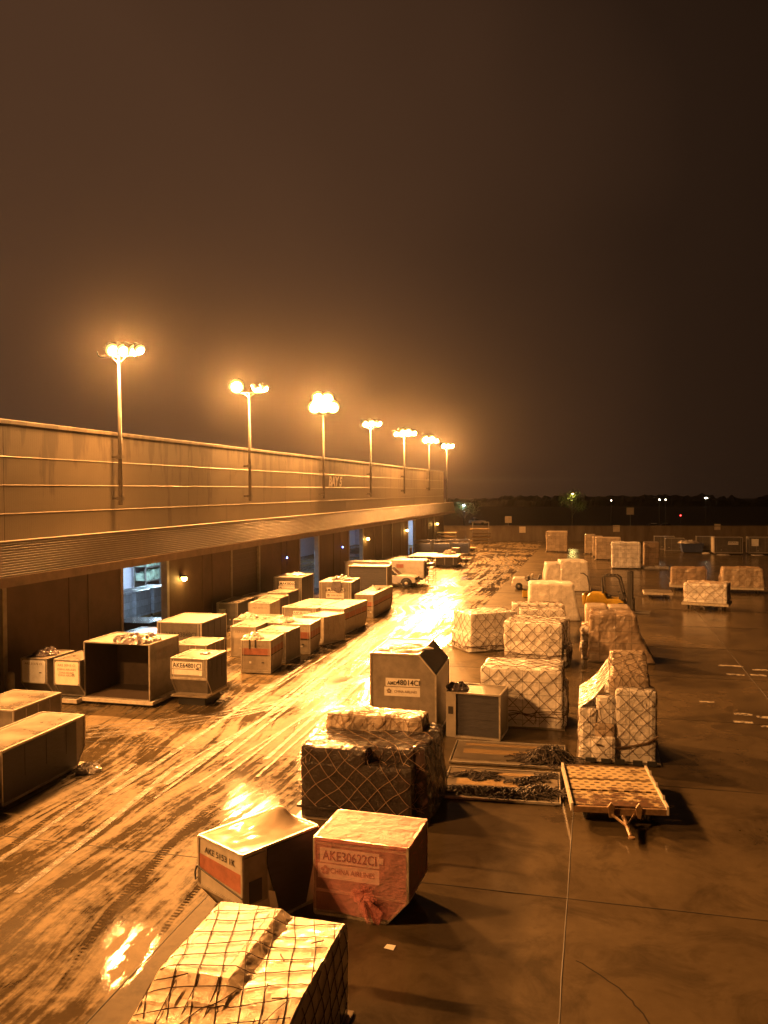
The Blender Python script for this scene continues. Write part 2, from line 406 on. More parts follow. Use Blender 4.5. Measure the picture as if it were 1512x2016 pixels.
# tyre marks pressed through the water film
mt, nt, b = new_mat('swept_tyre_mark')
nn = N(nt, 'TexNoise', Vector=mapped(nt, (1, 1, 1)), Scale=2.2, Detail=6.0, Roughness=0.7)
nt.links.new(mixc(nt, nn.outputs['Fac'], (0.07, 0.06, 0.048), (0.14, 0.12, 0.095)), b.inputs['Base Color'])
b.inputs['Roughness'].default_value = 0.5; b.inputs['Specular IOR Level'].default_value = 0.3
nt.links.new(ramp(nt, nn.outputs['Fac'], (0.34, 0.12), (0.60, 0.85)), b.inputs['Alpha'])
M_['mark'] = mt
def bez(p, n=28):
    out = []
    for i in range(n + 1):
        t = i / n; q = [Vector((*a, 0)) for a in p]
        while len(q) > 1: q = [q[j].lerp(q[j + 1], t) for j in range(len(q) - 1)]
        out.append(q[0])
    return out
mb = MB(); lvl = 0.004
def strip(p, w, n=28):
    global lvl
    pts = bez(p, n); lvl += 0.0006
    vs = []
    for i, a in enumerate(pts):
        d = (pts[min(i + 1, n)] - pts[max(i - 1, 0)]).normalized(); s_ = Vector((-d.y, d.x, 0)) * w / 2
        vs += [a + s_ + Vector((0, 0, lvl)), a - s_ + Vector((0, 0, lvl))]
    mb.add(vs, [(2 * i, 2 * i + 1, 2 * i + 3, 2 * i + 2) for i in range(n)])
for off in (0, 0.55, 1.25, 1.8):     # sweeping turn out of the left row
    strip([(-20.5, 25.5 + off), (-15.5, 28.2 + off), (-11.5, 30.5 + off * .8), (-9.6, 40 + off), (-9.4, 52)], 0.16)
for off in (0, 1.5):                 # double S far along the lane
    strip([(-13.0 + off, 66), (-10.8 + off, 84), (-8.6 + off, 96), (-13.8 + off, 112), (-16.5 + off, 118)], 0.34)
    strip([(-11.9 + off, 62), (-11.2 + off, 80), (-12.4 + off, 95), (-12.0 + off, 108)], 0.3)
    strip([(-9.6 + off, 92), (-10.6 + off, 102), (-12.8 + off, 104), (-13.6 + off, 120)], 0.3)
for k in range(13):
    x0 = rnd.uniform(-15.5, -9.2); sl = rnd.uniform(-1.5, 2.0); y0 = rnd.uniform(11, 45); L = rnd.uniform(8, 30)
    for off in (0, 1.45): strip([(x0 + off, y0), (x0 + off + sl * .3, y0 + L * .5), (x0 + off + sl, y0 + L)], rnd.choice((0.10, 0.16, 0.2)))
o = mb.build('tyre_marks', M_['mark']); struct(o)
pts = bez_([(-.35, 16.2), (.35, 15.7), (.75, 15.1), (1.0, 14.3)])
mb = MB()
for i, p in enumerate(pts): mb.v += [(p.x - .012, p.y - .012, .0035), (p.x + .014, p.y + .012, .0035)]
for i in range(len(pts) - 1): mb.f.append((2 * i, 2 * i + 1, 2 * i + 3, 2 * i + 2))
struct(mb.build('slab_crack', plain('dark_crack', (.016, .012, .009), .9, 0, .3, spec=.1)))
# worn white paint numbers on the apron
mt, nt, b = new_mat('worn_road_paint')
nn = N(nt, 'TexNoise', Vector=mapped(nt, (1, 1, 1)), Scale=5.0, Detail=6.0, Roughness=0.8)
b.inputs['Base Color'].default_value = (0.55, 0.52, 0.45, 1); b.inputs['Roughness'].default_value = 0.4
nt.links.new(ramp(nt, nn.outputs['Fac'], (0.44, 0.0), (0.55, 0.9)), b.inputs['Alpha'])
mb = MB()
for (x0, x1, y0, y1) in ((6.1, 7.3, 45.3, 45.6), (7.6, 8.3, 44.6, 44.9), (6.2, 7.0, 43.2, 43.5), (7.3, 8.0, 43.3, 43.6), (5.4, 6.1, 35.6, 35.9), (6.2, 6.9, 35.3, 35.6), (5.2, 5.9, 34.4, 34.7), (6.1, 6.7, 34.0, 34.2), (4.3, 4.9, 37.4, 37.6)):
    mb.quad((x0, y0, .0035), (x1, y0, .0035), (x1, y1, .0035), (x0, y1, .0035))
struct(mb.build('painted_markings', mt))

# ------------------------------------------------------------------ cargo terminal
BX = -25.0; BY0, BY1 = -20.0, 140.5
mt, nt, b = new_mat('stained_panel')
O = N(nt, 'TexCoord').outputs['Object']; sp = N(nt, 'SeparateXYZ', i0=O)
sv = N(nt, 'CombineXYZ', i0=math_n(nt, 'MULTIPLY', sp.outputs[1], 0.55), i1=math_n(nt, 'MULTIPLY', sp.outputs[2], 0.10)).outputs[0]
sn = N(nt, 'TexNoise', Vector=sv, Scale=1.6, Detail=4.0, Roughness=0.6).outputs['Fac']
topw = N(nt, 'MapRange', i0=sp.outputs[2], i1=8.6, i2=12.1, i3=0.0, i4=1.0).outputs[0]
stn = ramp(nt, math_n(nt, 'MULTIPLY_ADD', topw, 0.16, sn), (0.61, 0.0), (0.68, 1.0))
gr = N(nt, 'TexNoise', Vector=O, Scale=0.8, Detail=6.0).outputs['Fac']
base = mixc(nt, gr, (0.066, 0.053, 0.034), (0.092, 0.074, 0.048))
nt.links.new(mixc(nt, math_n(nt, 'MULTIPLY', stn, 0.8), base, (0.035, 0.026, 0.018)), b.inputs['Base Color'])
b.inputs['Roughness'].default_value = 0.55
# faint corrugation
wv = math_n(nt, 'SINE', math_n(nt, 'MULTIPLY', sp.outputs[1], 42.0))
nt.links.new(N(nt, 'Bump', Strength=0.07, Distance=0.01, Height=wv).outputs[0], b.inputs['Normal'])
M_['panel'] = mt
M_['trim'] = plain('bright_trim', (0.24, 0.21, 0.17), 0.35, 0.4, 0.3, 2.0)
M_['ribbed'] = plain('ribbed_brown_metal', (0.085, 0.065, 0.048), 0.45, 0.2, 0.3, 1.0)
M_['fascia'] = plain('plain_fascia', (0.24, 0.18, 0.13), 0.5, 0.0, 0.35, 1.2)
M_['facade'] = plain('brown_block_wall', (0.115, 0.078, 0.054), 0.7, 0.0, 0.35, 0.7, 0.2, 12.0)
M_['shutter'] = plain('roller_shutter', (0.10, 0.07, 0.05), 0.5, 0.2, 0.3, 0.9)
M_['frame'] = plain('door_frame', (0.30, 0.27, 0.20), 0.5, 0.0, 0.3)
M_['frame_pale'] = plain('pale_door_frame', (0.52, 0.56, 0.58), 0.5, 0.0, 0.2)

B = thing('cargo_terminal', 'long low brown cargo terminal with pale panelled parapet and ribbed canopy along the apron', 'building', (BX, 60, 0))
def bb(mb, name, mat, parent=B, **k):
    o = mb.build(name, mat, None, **k); o.parent = parent
    o.matrix_parent_inverse = Matrix.Translation((-BX, -60, 0)); return o
mb = MB()
lv = [6.85, 8.07, 9.33, 10.58, 12.0]
y = BY0
while y < BY1:
    y2 = min(y + 17.13, BY1)
    for a, c in zip(lv, lv[1:]): mb.box(BX - .25, BX, y + .012, y2 - .012, a + .012, c - .012)
    y = y2
bb(mb, 'parapet_panels', M_['panel'])
bb(MB().box(BX - 30, BX - .3, BY0, BY1 - .3, 6.6, 10.8), 'roof_block', M_['facade'])
bb(MB().box(BX - .5, BX + .05, BY0, BY1 + .05, 12.0, 12.20), 'coping', M_['panel'], bev=.02)
mb = MB()
for z in lv[1:-1]:
    mb.prism([(BX - .05, z - .02), (BX + .004, z - .02), (BX + .015, z - .008), (BX + .004, z + .018), (BX - .05, z + .018)], 'y', BY0, BY1 + .02)
for k in range(10):
    yy = BY0 + 17.13 * k
bb(mb, 'trim_rail', M_['trim'])
bb(MB().box(BX - 30, BX + .02, BY1, BY1 + .22, 0, 12.0), 'end_wall', M_['panel'])
# canopy: top slab, ribbed face, plain lower band
CX = -23.5
bb(MB().box(BX, CX - .48, BY0, 143.2, 6.62, 6.84), 'canopy_roof', M_['trim'])
mb = MB(); z = 5.5
poly = [(CX - .25, 5.5)]
nr = 13
for i in range(nr):
    za = 5.5 + 1.38 * i / nr; zb = 5.5 + 1.38 * (i + 1) / nr; xo = CX - 0.24 * i / nr
    poly += [(xo, za + .01), (xo, za + .075), (xo - .03, za + .088), (xo - .03, zb - .002)]
poly += [(CX - .24, 6.92), (CX - .45, 6.92)]
mb.prism(poly, 'y', BY0, 143.2)
bb(mb, 'canopy_ribs', M_['ribbed'])
bb(MB().box(CX - .22, CX + .03, BY0, 143.2, 5.08, 5.49), 'canopy_fascia', M_['fascia'])
bb(MB().box(BX, CX - .23, BY0, 143.2, 5.30, 5.36), 'canopy_soffit', M_['facade'])
bb(MB().box(CX - .55, CX - .23, BY0, 143.25, 6.925, 6.97), 'canopy_edge', M_['trim'], bev=.012)
# facade with door openings every 14.4 m
doors = [(26.3, 31.1, 0), (40.7, 45.5, 1), (54.9, 59.7, 0), (69.0, 73.9, 2), (84.1, 89.2, 3), (98.2, 103.0, 0), (112.6, 117.3, 4), (126.8, 131.6, 0)]
mb = MB(); yy = BY0; top = 4.85
for (a, c, k) in doors:
    mb.box(BX - .3, BX, yy, a, 0, top); yy = c
mb.box(BX - .3, BX, yy, BY1, 0, top)
mb.box(BX - .3, BX, BY0, BY1, top, 5.34)
bb(mb, 'facade', M_['facade'])
for (a, c, k) in doors:
    for q in (a - 3.2, (a + c) / 2 + 7.2):
        if abs(q - 47.35) > .4: bb(MB().box(BX, BX + .04, q, q + .16, 0, 5.07), 'pilaster', M_['facade'])
M_['bulb_white'] = emit('cool_tube_lamp', (0.55, 0.85, 1.0), 9.0)
for (a, c, k) in doors:
    fr = MB().box(BX - .32, BX + .06, a - .22, a + .02, 0, top + .2).box(BX - .32, BX + .06, a + .02, c - .02, top - .02, top + .2)
    fo = bb(fr, 'door_frame', M_['frame'])
    bb(MB().box(BX - .32, BX + .08, c - .02, c + .26, 0, top + .2), 'door_jamb', M_['frame_pale'] if k in (1, 2) else M_['frame'])
    if k == 0:
        sh = MB()
        for i in range(24): sh.box(BX - .22, BX - .10 + .02 * (i % 2), a, c, top * i / 24, top * (i + 1) / 24 - .004)
        so = bb(sh, 'roller_shutter', M_['shutter'])
# the lit storage hall behind
mb = MB()
mb.box(BX - 14.2, BX - 14, 20, 135, 0, 5.3)
mb.box(BX - 14, BX - .31, 20, 20.2, 0, 5.3).box(BX - 14, BX - .31, 134.8, 135, 0, 5.3)
M_['hall_wall'] = plain('hall_wall', (0.46, 0.46, 0.58), 0.6, 0.0, 0.15)
bb(mb, 'hall_wall', M_['hall_wall'])
bb(MB().box(BX - 14, BX - .31, 20.2, 134.8, 5.0, 5.25), 'hall_ceiling', M_['hall_wall'])
# parapet lettering BAY 5
mtx = Matrix(((0, 0, 1, BX + .012), (1, 0, 0, 79.55), (0, 1, 0, 9.94), (0, 0, 0, 1)))
lo = lettering('BAY 5', plain('grey_parapet_lettering', (0.62, 0.58, 0.52), 0.6, 0, .35, 3.0), None, mtx, width=4.5, height=1.0, bold=.05, shear=0.2)
lo.parent = B; lo.matrix_parent_inverse = Matrix.Translation((-BX, -60, 0))
lo2 = MB()
# hall lights: real fluorescent fittings
def hall_light(y, x=-30.5, power=160, col=(0.62, 0.85, 1.0), n=''):
    t = thing('hall_lamp', 'cool white tube lamp under the hall ceiling behind the ' + n, 'lamp', (x, y, 4.95), 0, 'tube lamps in the storage hall')
    MB().box(-.12, .12, -1.3, 1.3, -.05, .04).build('housing', M_['white_paint'], t)
    MB().tube([(0, -1.2, -.09), (0, 1.2, -.09)], .035, 8).build('tube', M_['bulb_white'], t)
    l = bpy.data.lights.new('tube_light', 'AREA'); l.shape = 'RECTANGLE'; l.size = .3; l.size_y = 2.4; l.energy = power; l.color = col
    lo = bpy.data.objects.new('tube_light', l); COL.objects.link(lo); lo.parent = t; lo.location = (0, 0, -.16)
hall_light(47.5, -28.0, 420, n='nearest open door')
hall_light(62.0, -34.5, 1500, n='nearest open door, deeper in')
hall_light(84.0, -31, 700, (0.5, 0.75, 1.0), n='second open door')
hall_light(101, -31, 700, n='third open door')
hall_light(131, -30, 500, n='farthest door')
# stock standing inside door one
def hall_stack(x, y, w, d, h, label, mat):
    t = thing('wrapped_stack', label, 'cargo', (x, y, 0), 0, 'stacks inside the storage hall')
    MB().box(0, w, 0, d, .14, h).build('wrapped_cartons', mat, t, bev=.04)
    p = MB()
    for q in (0, w / 2 - .06, w - .12): p.box(q, q + .12, 0, d, 0, .10)
    p.box(0, w, 0, d, .101, .135); p.build('pallet', M_['wood'], t)
M_['blue_wrap'] = wrap_mat('bluish_film', (0.55, 0.60, 0.72), seam=(.7, .5, .5))
for i, (x, y) in enumerate(((-33.0, 50.4), (-32.9, 52.7), (-32.8, 55.0))):
    hall_stack(x, y, 1.6, 2.0, 2.0, ['white wrapped stack inside the nearest open door, left one of three', 'white wrapped stack inside the nearest open door, between two others', 'white wrapped stack inside the nearest open door, right one of three'][i], M_['blue_wrap'])
hall_stack(-29.5, 86.0, 2.2, 3.6, 2.5, 'tall pale stack inside the third open door', M_['blue_wrap'])
hall_stack(-29.4, 46.6, 2.6, 2.4, .85, 'low dark heap just inside the nearest open door', M_['wrap_black'])
t = thing('storage_rack', 'tall pallet rack with pale goods deep inside the nearest open door', 'rack', (-38.7, 68.6, 0))
p = MB()
for yy in (-3.8, -1.3, 1.3, 3.8):
    for xx in (0, 1.1): p.box(xx, xx + .09, yy, yy + .09, 0, 4.8)
for zz in (1.2, 2.4, 3.6): p.box(1.1, 1.2, -3.8, 3.9, zz, zz + .1)
p.build('rack_frame', M_['steel'], t)
p = MB()
for zz in (1.3, 2.5, 3.7):
    yy = -3.6
    while yy < 3.3:
        w = rnd.uniform(.5, 1.0); p.box(.1, 1.05, yy, yy + w, zz, zz + rnd.uniform(.5, .95)); yy += w + .12
p.build('goods', plain('pale_green_goods', (0.45, 0.60, 0.50), 0.3, 0, .5, 2.0), t)
# guard post at the corner
def bollard(x, y, label):
    t = thing('bollard', label, 'bollard', (x, y, 0), 0)
    MB().lathe([(.17, .0), (.17, 1.15), (.15, 1.24), (.08, 1.29), (.01, 1.30)], (0, 0, 0), 18).build('post', M_['frame'], t, smooth=True)
    MB().lathe([(.24, 0), (.24, .04), (.18, .045)], (0, 0, 0), 18).build('footing', M_['steel'], t)
bollard(-24.35, 30.8, 'pale round guard bollard left of the low containers by the terminal wall')
bollard(-24.35, 111.3, 'small pale bollard beside the farthest terminal door')
bollard(-23.9, 118.4, 'small pale bollard between the farthest terminal door and the mesh cages')

# wall lamps and blue marker lamps
M_['bulb'] = emit('sodium_bulb', (1.0, 0.55, 0.12), 60.0)
M_['blue_led'] = emit('blue_marker_lens', (0.12, 0.22, 1.0), 40.0)
for (y, lab) in ((47.35, 'round amber wall lamp right of the nearest open terminal door'), (90.8, 'amber wall lamp right of the third open terminal door'), (111.0, 'amber wall lamp left of the farthest open door'), (133.4, 'amber wall lamp nearest the far end of the terminal')):
    t = thing('wall_lamp', lab, 'lamp', (BX, y, 3.6), 0, 'amber lamps on the terminal wall')
    MB().box(.0, .06, -.14, .14, -.05, .30).build('back_plate', M_['dark_steel'], t, bev=.01)
    MB().lathe([(.20, .10), (.17, .17), (.06, .22)], (.24, 0, 0), 14).build('hood', M_['dark_steel'], t, smooth=True)
    bu = MB().lathe([(.02, -.17), (.12, -.13), (.165, -.02), (.16, .08), (.1, .12)], (.24, 0, 0), 14).build('bulb', M_['bulb'], t, smooth=True)
    l = bpy.data.lights.new('bulb_light', 'POINT'); l.energy = 60; l.color = (1, .5, .1); l.shadow_soft_size = .15
    lo = bpy.data.objects.new('bulb_light', l); COL.objects.link(lo); lo.parent = t; lo.location = (.5, 0, -.1)
for (y, z, lab) in ((65.65, 3.45, 'small blue marker light left of the second open terminal door'), (81.5, 3.28, 'small blue marker light left of the third open terminal door')):
    t = thing('marker_light', lab, 'lamp', (BX, y, z), 0, 'blue marker lights on the terminal wall')
    MB().box(0, .08, -.1, .1, -.1, .1).build('housing', M_['dark_steel'], t)
    MB().lathe([(.075, .081), (.06, .12), (.02, .14)], (0, 0, 0), 12, 'x').build('lens', M_['blue_led'], t, smooth=True)

# ------------------------------------------------------------------ floodlight masts
M_['pole'] = plain('mast_steel', (0.075, 0.065, 0.052), 0.5, 0.3, 0.3, 4.0)
M_['bloom_mid'] = emit('bloom_glow_mid', SODIUM, 5.0)  # yellow ring put in as soft bloom round the hot core
M_['bloom_rim'] = emit('bloom_glow_rim', SODIUM, 1.1)  # weak orange outer ring, the fading edge of the imitated bloom
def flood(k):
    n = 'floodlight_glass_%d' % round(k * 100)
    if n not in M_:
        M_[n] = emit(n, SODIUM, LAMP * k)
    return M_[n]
def mast(y, heads, label, base=8.3, H=16.15, x=-24.5):
    # heads: offset along the crossarm, azimuth (0 = out over the apron, + = away), tilt down, brightness, size (enlarged to stand in for bloom)
    t = thing('floodlight_mast', label, 'floodlight', (x, y, 0), 0, 'floodlight masts along the terminal parapet')
    MB().tube([(0, 0, base), (0, 0, 12), (0, 0, H)], [.125, .105, .065], 12).build('pole', M_['pole'], t, smooth=True)
    for zz in (base + .35, 10.85):
        MB().box(-.46, -.10, -.07, .07, zz - .06, zz + .06).box(-.15, .15, -.15, .15, zz - .09, zz + .09).build('bracket', M_['pole'], t)
    MB().tube([(-1.3, 0, H + .35), (-1.22, 0, H + .12), (-1.05, 0, H + .02), (1.05, 0, H + .02), (1.22, 0, H + .12), (1.3, 0, H + .35)], .035, 8).tube([(-.45, 0, H + .02), (0, 0, H - .35), (.45, 0, H + .02)], .03, 6).build('crossarm', M_['pole'], t, smooth=True)
    for (xo, az, tilt, k, gs, *dz) in heads:
        hm = Matrix.Translation((xo, 0, H + .12 + .30 * gs + (dz[0] if dz else 0))) @ Matrix.Rotation(R(az), 4, 'Z') @ Matrix.Rotation(R(tilt), 4, 'Y') @ Matrix.Scale(gs, 4)
        mb = MB().lathe([(.10, -.34), (.16, -.32), (.20, -.12), (.31, .10), (.325, .16), (.30, .17)], (0, 0, 0), 18, 'x')
        mb.v = [tuple(hm @ Vector(v)) for v in mb.v]
        mb.tube([hm @ Vector((0, -.34, 0)), (xo, 0, H + .04), hm @ Vector((0, .34, 0))], .025, 6)
        hd = mb.build('floodlight_head', M_['dark_steel'], t)
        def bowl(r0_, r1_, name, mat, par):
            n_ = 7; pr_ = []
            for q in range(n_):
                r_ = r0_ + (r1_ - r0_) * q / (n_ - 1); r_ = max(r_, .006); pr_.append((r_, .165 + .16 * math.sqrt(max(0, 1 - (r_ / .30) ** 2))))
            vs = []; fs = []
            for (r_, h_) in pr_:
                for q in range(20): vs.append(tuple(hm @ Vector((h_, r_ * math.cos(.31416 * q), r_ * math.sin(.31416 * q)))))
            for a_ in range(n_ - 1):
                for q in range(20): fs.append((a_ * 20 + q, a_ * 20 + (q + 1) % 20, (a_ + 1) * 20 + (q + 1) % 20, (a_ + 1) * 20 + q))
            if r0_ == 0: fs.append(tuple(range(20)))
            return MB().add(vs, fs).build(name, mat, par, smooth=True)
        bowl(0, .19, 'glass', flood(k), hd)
        bowl(.19, .25, 'bloom_ring', M_['bloom_mid'], hd)  # both rings only imitate bloom; the core gives the light
        bowl(.25, .30, 'bloom_outer_ring', M_['bloom_rim'], hd)
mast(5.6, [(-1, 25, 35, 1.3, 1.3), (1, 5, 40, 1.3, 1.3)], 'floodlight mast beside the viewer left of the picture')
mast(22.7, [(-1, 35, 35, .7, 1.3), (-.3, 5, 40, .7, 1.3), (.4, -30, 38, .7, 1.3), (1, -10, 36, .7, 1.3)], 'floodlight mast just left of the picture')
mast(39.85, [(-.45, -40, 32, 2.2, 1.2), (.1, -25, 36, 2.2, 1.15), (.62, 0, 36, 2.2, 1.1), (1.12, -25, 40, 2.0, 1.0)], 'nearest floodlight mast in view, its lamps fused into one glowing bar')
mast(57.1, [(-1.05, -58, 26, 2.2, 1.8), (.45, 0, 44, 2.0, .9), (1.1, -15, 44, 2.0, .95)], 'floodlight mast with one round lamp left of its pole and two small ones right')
mast(74.3, [(-.85, -68, 22, .8, 2.1), (0, -64, 24, .8, 2.3), (.85, -60, 26, .8, 2.1), (-.5, -68, 22, .8, 2.1, .85), (.35, -64, 24, .8, 2.1, .8)], 'floodlight mast with the largest burst of glare, above the bay number')  # heads enlarged and upper two added to fill out the glare
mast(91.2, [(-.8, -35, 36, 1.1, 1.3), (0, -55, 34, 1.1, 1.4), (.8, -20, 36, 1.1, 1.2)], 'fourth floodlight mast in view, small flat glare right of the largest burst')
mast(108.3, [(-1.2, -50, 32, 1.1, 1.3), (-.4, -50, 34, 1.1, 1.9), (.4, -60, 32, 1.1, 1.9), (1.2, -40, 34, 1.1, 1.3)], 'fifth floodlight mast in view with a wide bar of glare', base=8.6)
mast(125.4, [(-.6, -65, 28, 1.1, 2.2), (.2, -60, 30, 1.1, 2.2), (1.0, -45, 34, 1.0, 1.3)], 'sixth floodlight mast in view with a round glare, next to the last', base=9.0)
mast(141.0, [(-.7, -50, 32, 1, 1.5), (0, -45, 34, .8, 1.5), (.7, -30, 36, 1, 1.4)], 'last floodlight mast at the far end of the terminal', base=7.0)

# ------------------------------------------------------------------ boundary wall and what lies beyond it
mt, nt, b = new_mat('grimy_concrete_wall')
O = N(nt, 'TexCoord').outputs['Object']
gn = N(nt, 'TexNoise', Vector=N(nt, 'Mapping', Vector=O, Scale=(.5, .5, .12)).outputs[0], Scale=1.2, Detail=6.0, Roughness=.65).outputs['Fac']
nt.links.new(mixc(nt, ramp(nt, gn, (.35, 0.0), (.65, 1.0)), (0.13, 0.10, 0.072), (0.22, 0.18, 0.135)), b.inputs['Base Color']); b.inputs['Roughness'].default_value = .8
wa_, wb_ = Vector((-40, 144.4, 0)), Vector((95, 162.2, 0))
wd = (wb_ - wa_).normalized(); wl = (wb_ - wa_).length
t = thing('boundary_wall', 'long plain concrete wall closing the far side of the apron', 'wall', wa_, math.atan2(wd.y, wd.x))
mb = MB(); q = 0
while q < wl: mb.box(q + .01, min(q + 9, wl) - .01, 0, .25, 0, 2.62); q += 9
mb.build('wall_panels', mt, t); MB().box(0, wl, -.06, .31, 2.622, 2.75).build('coping', mt, t, bev=.02)
M_['sign'] = plain('pale_sign_face', (0.66, 0.58, 0.46), 0.5, 0, .15, 2.0)
def wall_sign(x, z, s, lab):
    p = wa_ + wd * ((x - wa_.x) / wd.x)
    t = thing('wall_sign', lab, 'sign', (p.x, p.y, z), math.atan2(wd.y, wd.x), 'square signs on the boundary wall')
    MB().box(-s / 2, s / 2, -.05, -.01, -s / 2, s / 2).build('plate', M_['sign'], t, bev=.01)
    MB().box(-.06, -.02, -.0095, .0, -s / 2, s / 2).box(.02, .06, -.0095, .0, -s / 2, s / 2).build('batten', M_['steel'], t)
wall_sign(-12.35, 2.05, 1.1, 'pale square sign on the boundary wall left of the tall wrapped loads')
wall_sign(3.55, 2.25, 1.15, 'pale square sign on the boundary wall above the tall wrapped loads')
wall_sign(20.2, 2.55, 1.0, 'pale square sign on the boundary wall above the dark containers')
wall_sign(29.0, 1.9, 1.3, 'pale sign on the boundary wall at the right edge of the picture')
def post_sign(x, y, z, w, h, lab):
    t = thing('post_sign', lab, 'sign', (x, y, 0), 0)
    MB().box(-w / 2, w / 2, -.06, 0, z - h / 2, z + h / 2).build('plate', M_['sign'], t, bev=.01)
    MB().tube([(0, .05, 0), (0, .05, z)], .06, 8).build('post', M_['steel'], t)
post_sign(-15.6, 156.0, 3.55, 1.25, 1.25, 'pale square sign on a post just above the boundary wall')
post_sign(7.2, 185, 4.4, 1.5, 1.5, 'square sign board beyond the wall, upper of the far signs')
MB_ = MB().quad((-300, 152, .2), (300, 175, .2), (300, 700, 1.4), (-300, 700, 1.4))
struct(MB_.build('far_ground', plain('dark_far_ground', (.05, .045, .04), .9, 0, .3, .1)))
wd_ = MB(); n = 420
for i in range(n + 1):
    x = -330 + 700 * i / n; hgt = 5.0 + 2.6 * noise.noise((i * .035, 2, 0)) + 2.4 * noise.noise((i * .16, 5, 0)) + 1.6 * noise.noise((i * .7, 9, 0))
    for (dy, k) in ((-12, 0), (-9, .62), (0, 1), (14, .8), (20, 0)): wd_.v.append((x, 430 + dy + 4 * noise.noise((i * .2, dy, 1)), .5 + k * hgt + (1.1 * noise.noise((i * .9, dy * .5, 4)) if k else 0)))
for i in range(n):
    for k in range(4): wd_.f.append((i * 5 + k, (i + 1) * 5 + k, (i + 1) * 5 + k + 1, i * 5 + k + 1))
far_w = wd_.build('far_woods', plain('far_dark_foliage', (.035, .04, .02), .9, 0, .4, .3)); far_w['kind'] = 'stuff'

def car(x, y, z, rz, lab, name='parked_car', cat='car', mat='car_white', L=4.5, pickup=False):
    t = thing(name, lab, cat, (x, y, z), rz)
    # profile along x (front +x)
    h = L / 2
    body = [(-h, .35), (-h + .05, .85), (-h + .5, .95), (h - 1.5, .95), (h - .25, .82), (h, .6), (h, .32)]
    MB().prism(body, 'y', -.85, .85).build('body', M_[mat], t, bev=.06)
    cab = [(-h + .45, .951), (-h + .95, 1.42), (h - 2.35, 1.45), (h - 1.45, .951)]
    MB().prism(cab, 'y', -.74, .74).build('cabin_glass', M_['glass'], t, bev=.03)
    MB().prism([(-h + .93, 1.44), (-h + 1.0, 1.49), (h - 2.4, 1.51), (h - 2.33, 1.46)], 'y', -.72, .72).build('roof', M_[mat], t)
    for sx in (-h + .85, h - .9):
        for sy in (-.86, .68):
            MB().lathe([(.2, 0), (.31, .01), (.33, .09), (.31, .17), (.2, .18)], (sx, sy, .33), 16, 'y').build('wheel', M_['dark'], t, smooth=True)
    for sy in (-.6, .6): MB().box(h - .06, h + .015, sy - .14, sy + .14, .62, .76).build('headlight', M_['glass'], t)
    return t
car(11.4, 186, .32, math.pi, 'white car parked beyond the boundary wall, above the dark containers')
car(15.4, 190, .2, 0, 'low dark grey car parked right of the white car beyond the wall', mat='alu_dark')
car(-25.4, 186, 1.35, .3, 'small white car beyond the wall near the end of the terminal', L=3.8)
M_['far_bulb'] = emit('far_street_bulb', (1.0, .86, .6), 50.0)
M_['far_warm'] = emit('far_amber_bulb', (1.0, .6, .18), 14.0)
M_['far_cool'] = emit('far_white_bulb', (.9, .97, 1.0), 40.0)
M_['far_red'] = emit('far_red_bulb', (1.0, .03, .03), 30.0)
M_['far_dim'] = emit('far_dim_bulb', (1.0, .75, .5), 40.0)
def far_lamp(x, y, z, lab, mk, r=.16, arm=.5, energy=0, col=(1, .7, .4)):
    t = thing('street_lamp', lab, 'street lamp', (x, y, 0), 0, 'lamps beyond the boundary wall')
    MB().tube([(0, 0, 0), (0, 0, z)], [.1, .06], 8).build('pole', M_['dark'], t)
    MB().box(-arm, arm, -.12, .12, z + .02, z + .14).build('lamp_housing', M_['steel'], t)
    MB().lathe([(.02, -.1), (r * .8, -.06), (r, .0), (r * .7, .05)], (0, -.12, z - .06), 12).build('bulb', M_[mk], t, smooth=True)
    if energy:
        l = bpy.data.lights.new('lamp_light', 'POINT'); l.energy = energy; l.color = col; l.shadow_soft_size = .3
        lo = bpy.data.objects.new('lamp_light', l); COL.objects.link(lo); lo.parent = t; lo.location = (0, -.5, z - .5)
far_lamp(22.3, 185, 7.2, 'brightest white street lamp far right beyond the boundary wall', 'far_bulb', .3, .6)
far_lamp(13.1, 185, 6.9, 'left one of a close pair of small far lamps', 'far_bulb', .14, .25)
far_lamp(14.3, 185, 6.9, 'right one of a close pair of small far lamps', 'far_bulb', .12, .25)
far_lamp(17.3, 185, 3.6, 'tiny red lamp far beyond the wall', 'far_red', .13, .15)
far_lamp(3.3, 185, 6.75, 'faint lone lamp above the tall wrapped loads', 'far_dim', .12, .2)
far_lamp(-28.3, 185, 5.7, 'cool white lamp over a green tree by the terminal end', 'far_cool', .26, .3, 350, (.8, 1, .9))
far_lamp(-4.7, 184, 8.2, 'amber lamp glowing through a far tree', 'far_warm', .28, .3, 420, (1, .75, .2))
mt, nt, b = new_mat('leaf_green')
oi = N(nt, 'TexNoise', Vector=mapped(nt, (1, 1, 1)), Scale=1.5)
nt.links.new(mixc(nt, oi.outputs['Fac'], (.03, .055, .012), (.10, .13, .03)), b.inputs['Base Color']); b.inputs['Roughness'].default_value = .6
M_['leaf'] = mt
M_['bark'] = plain('bark', (.08, .06, .04), .8, 0, .3)
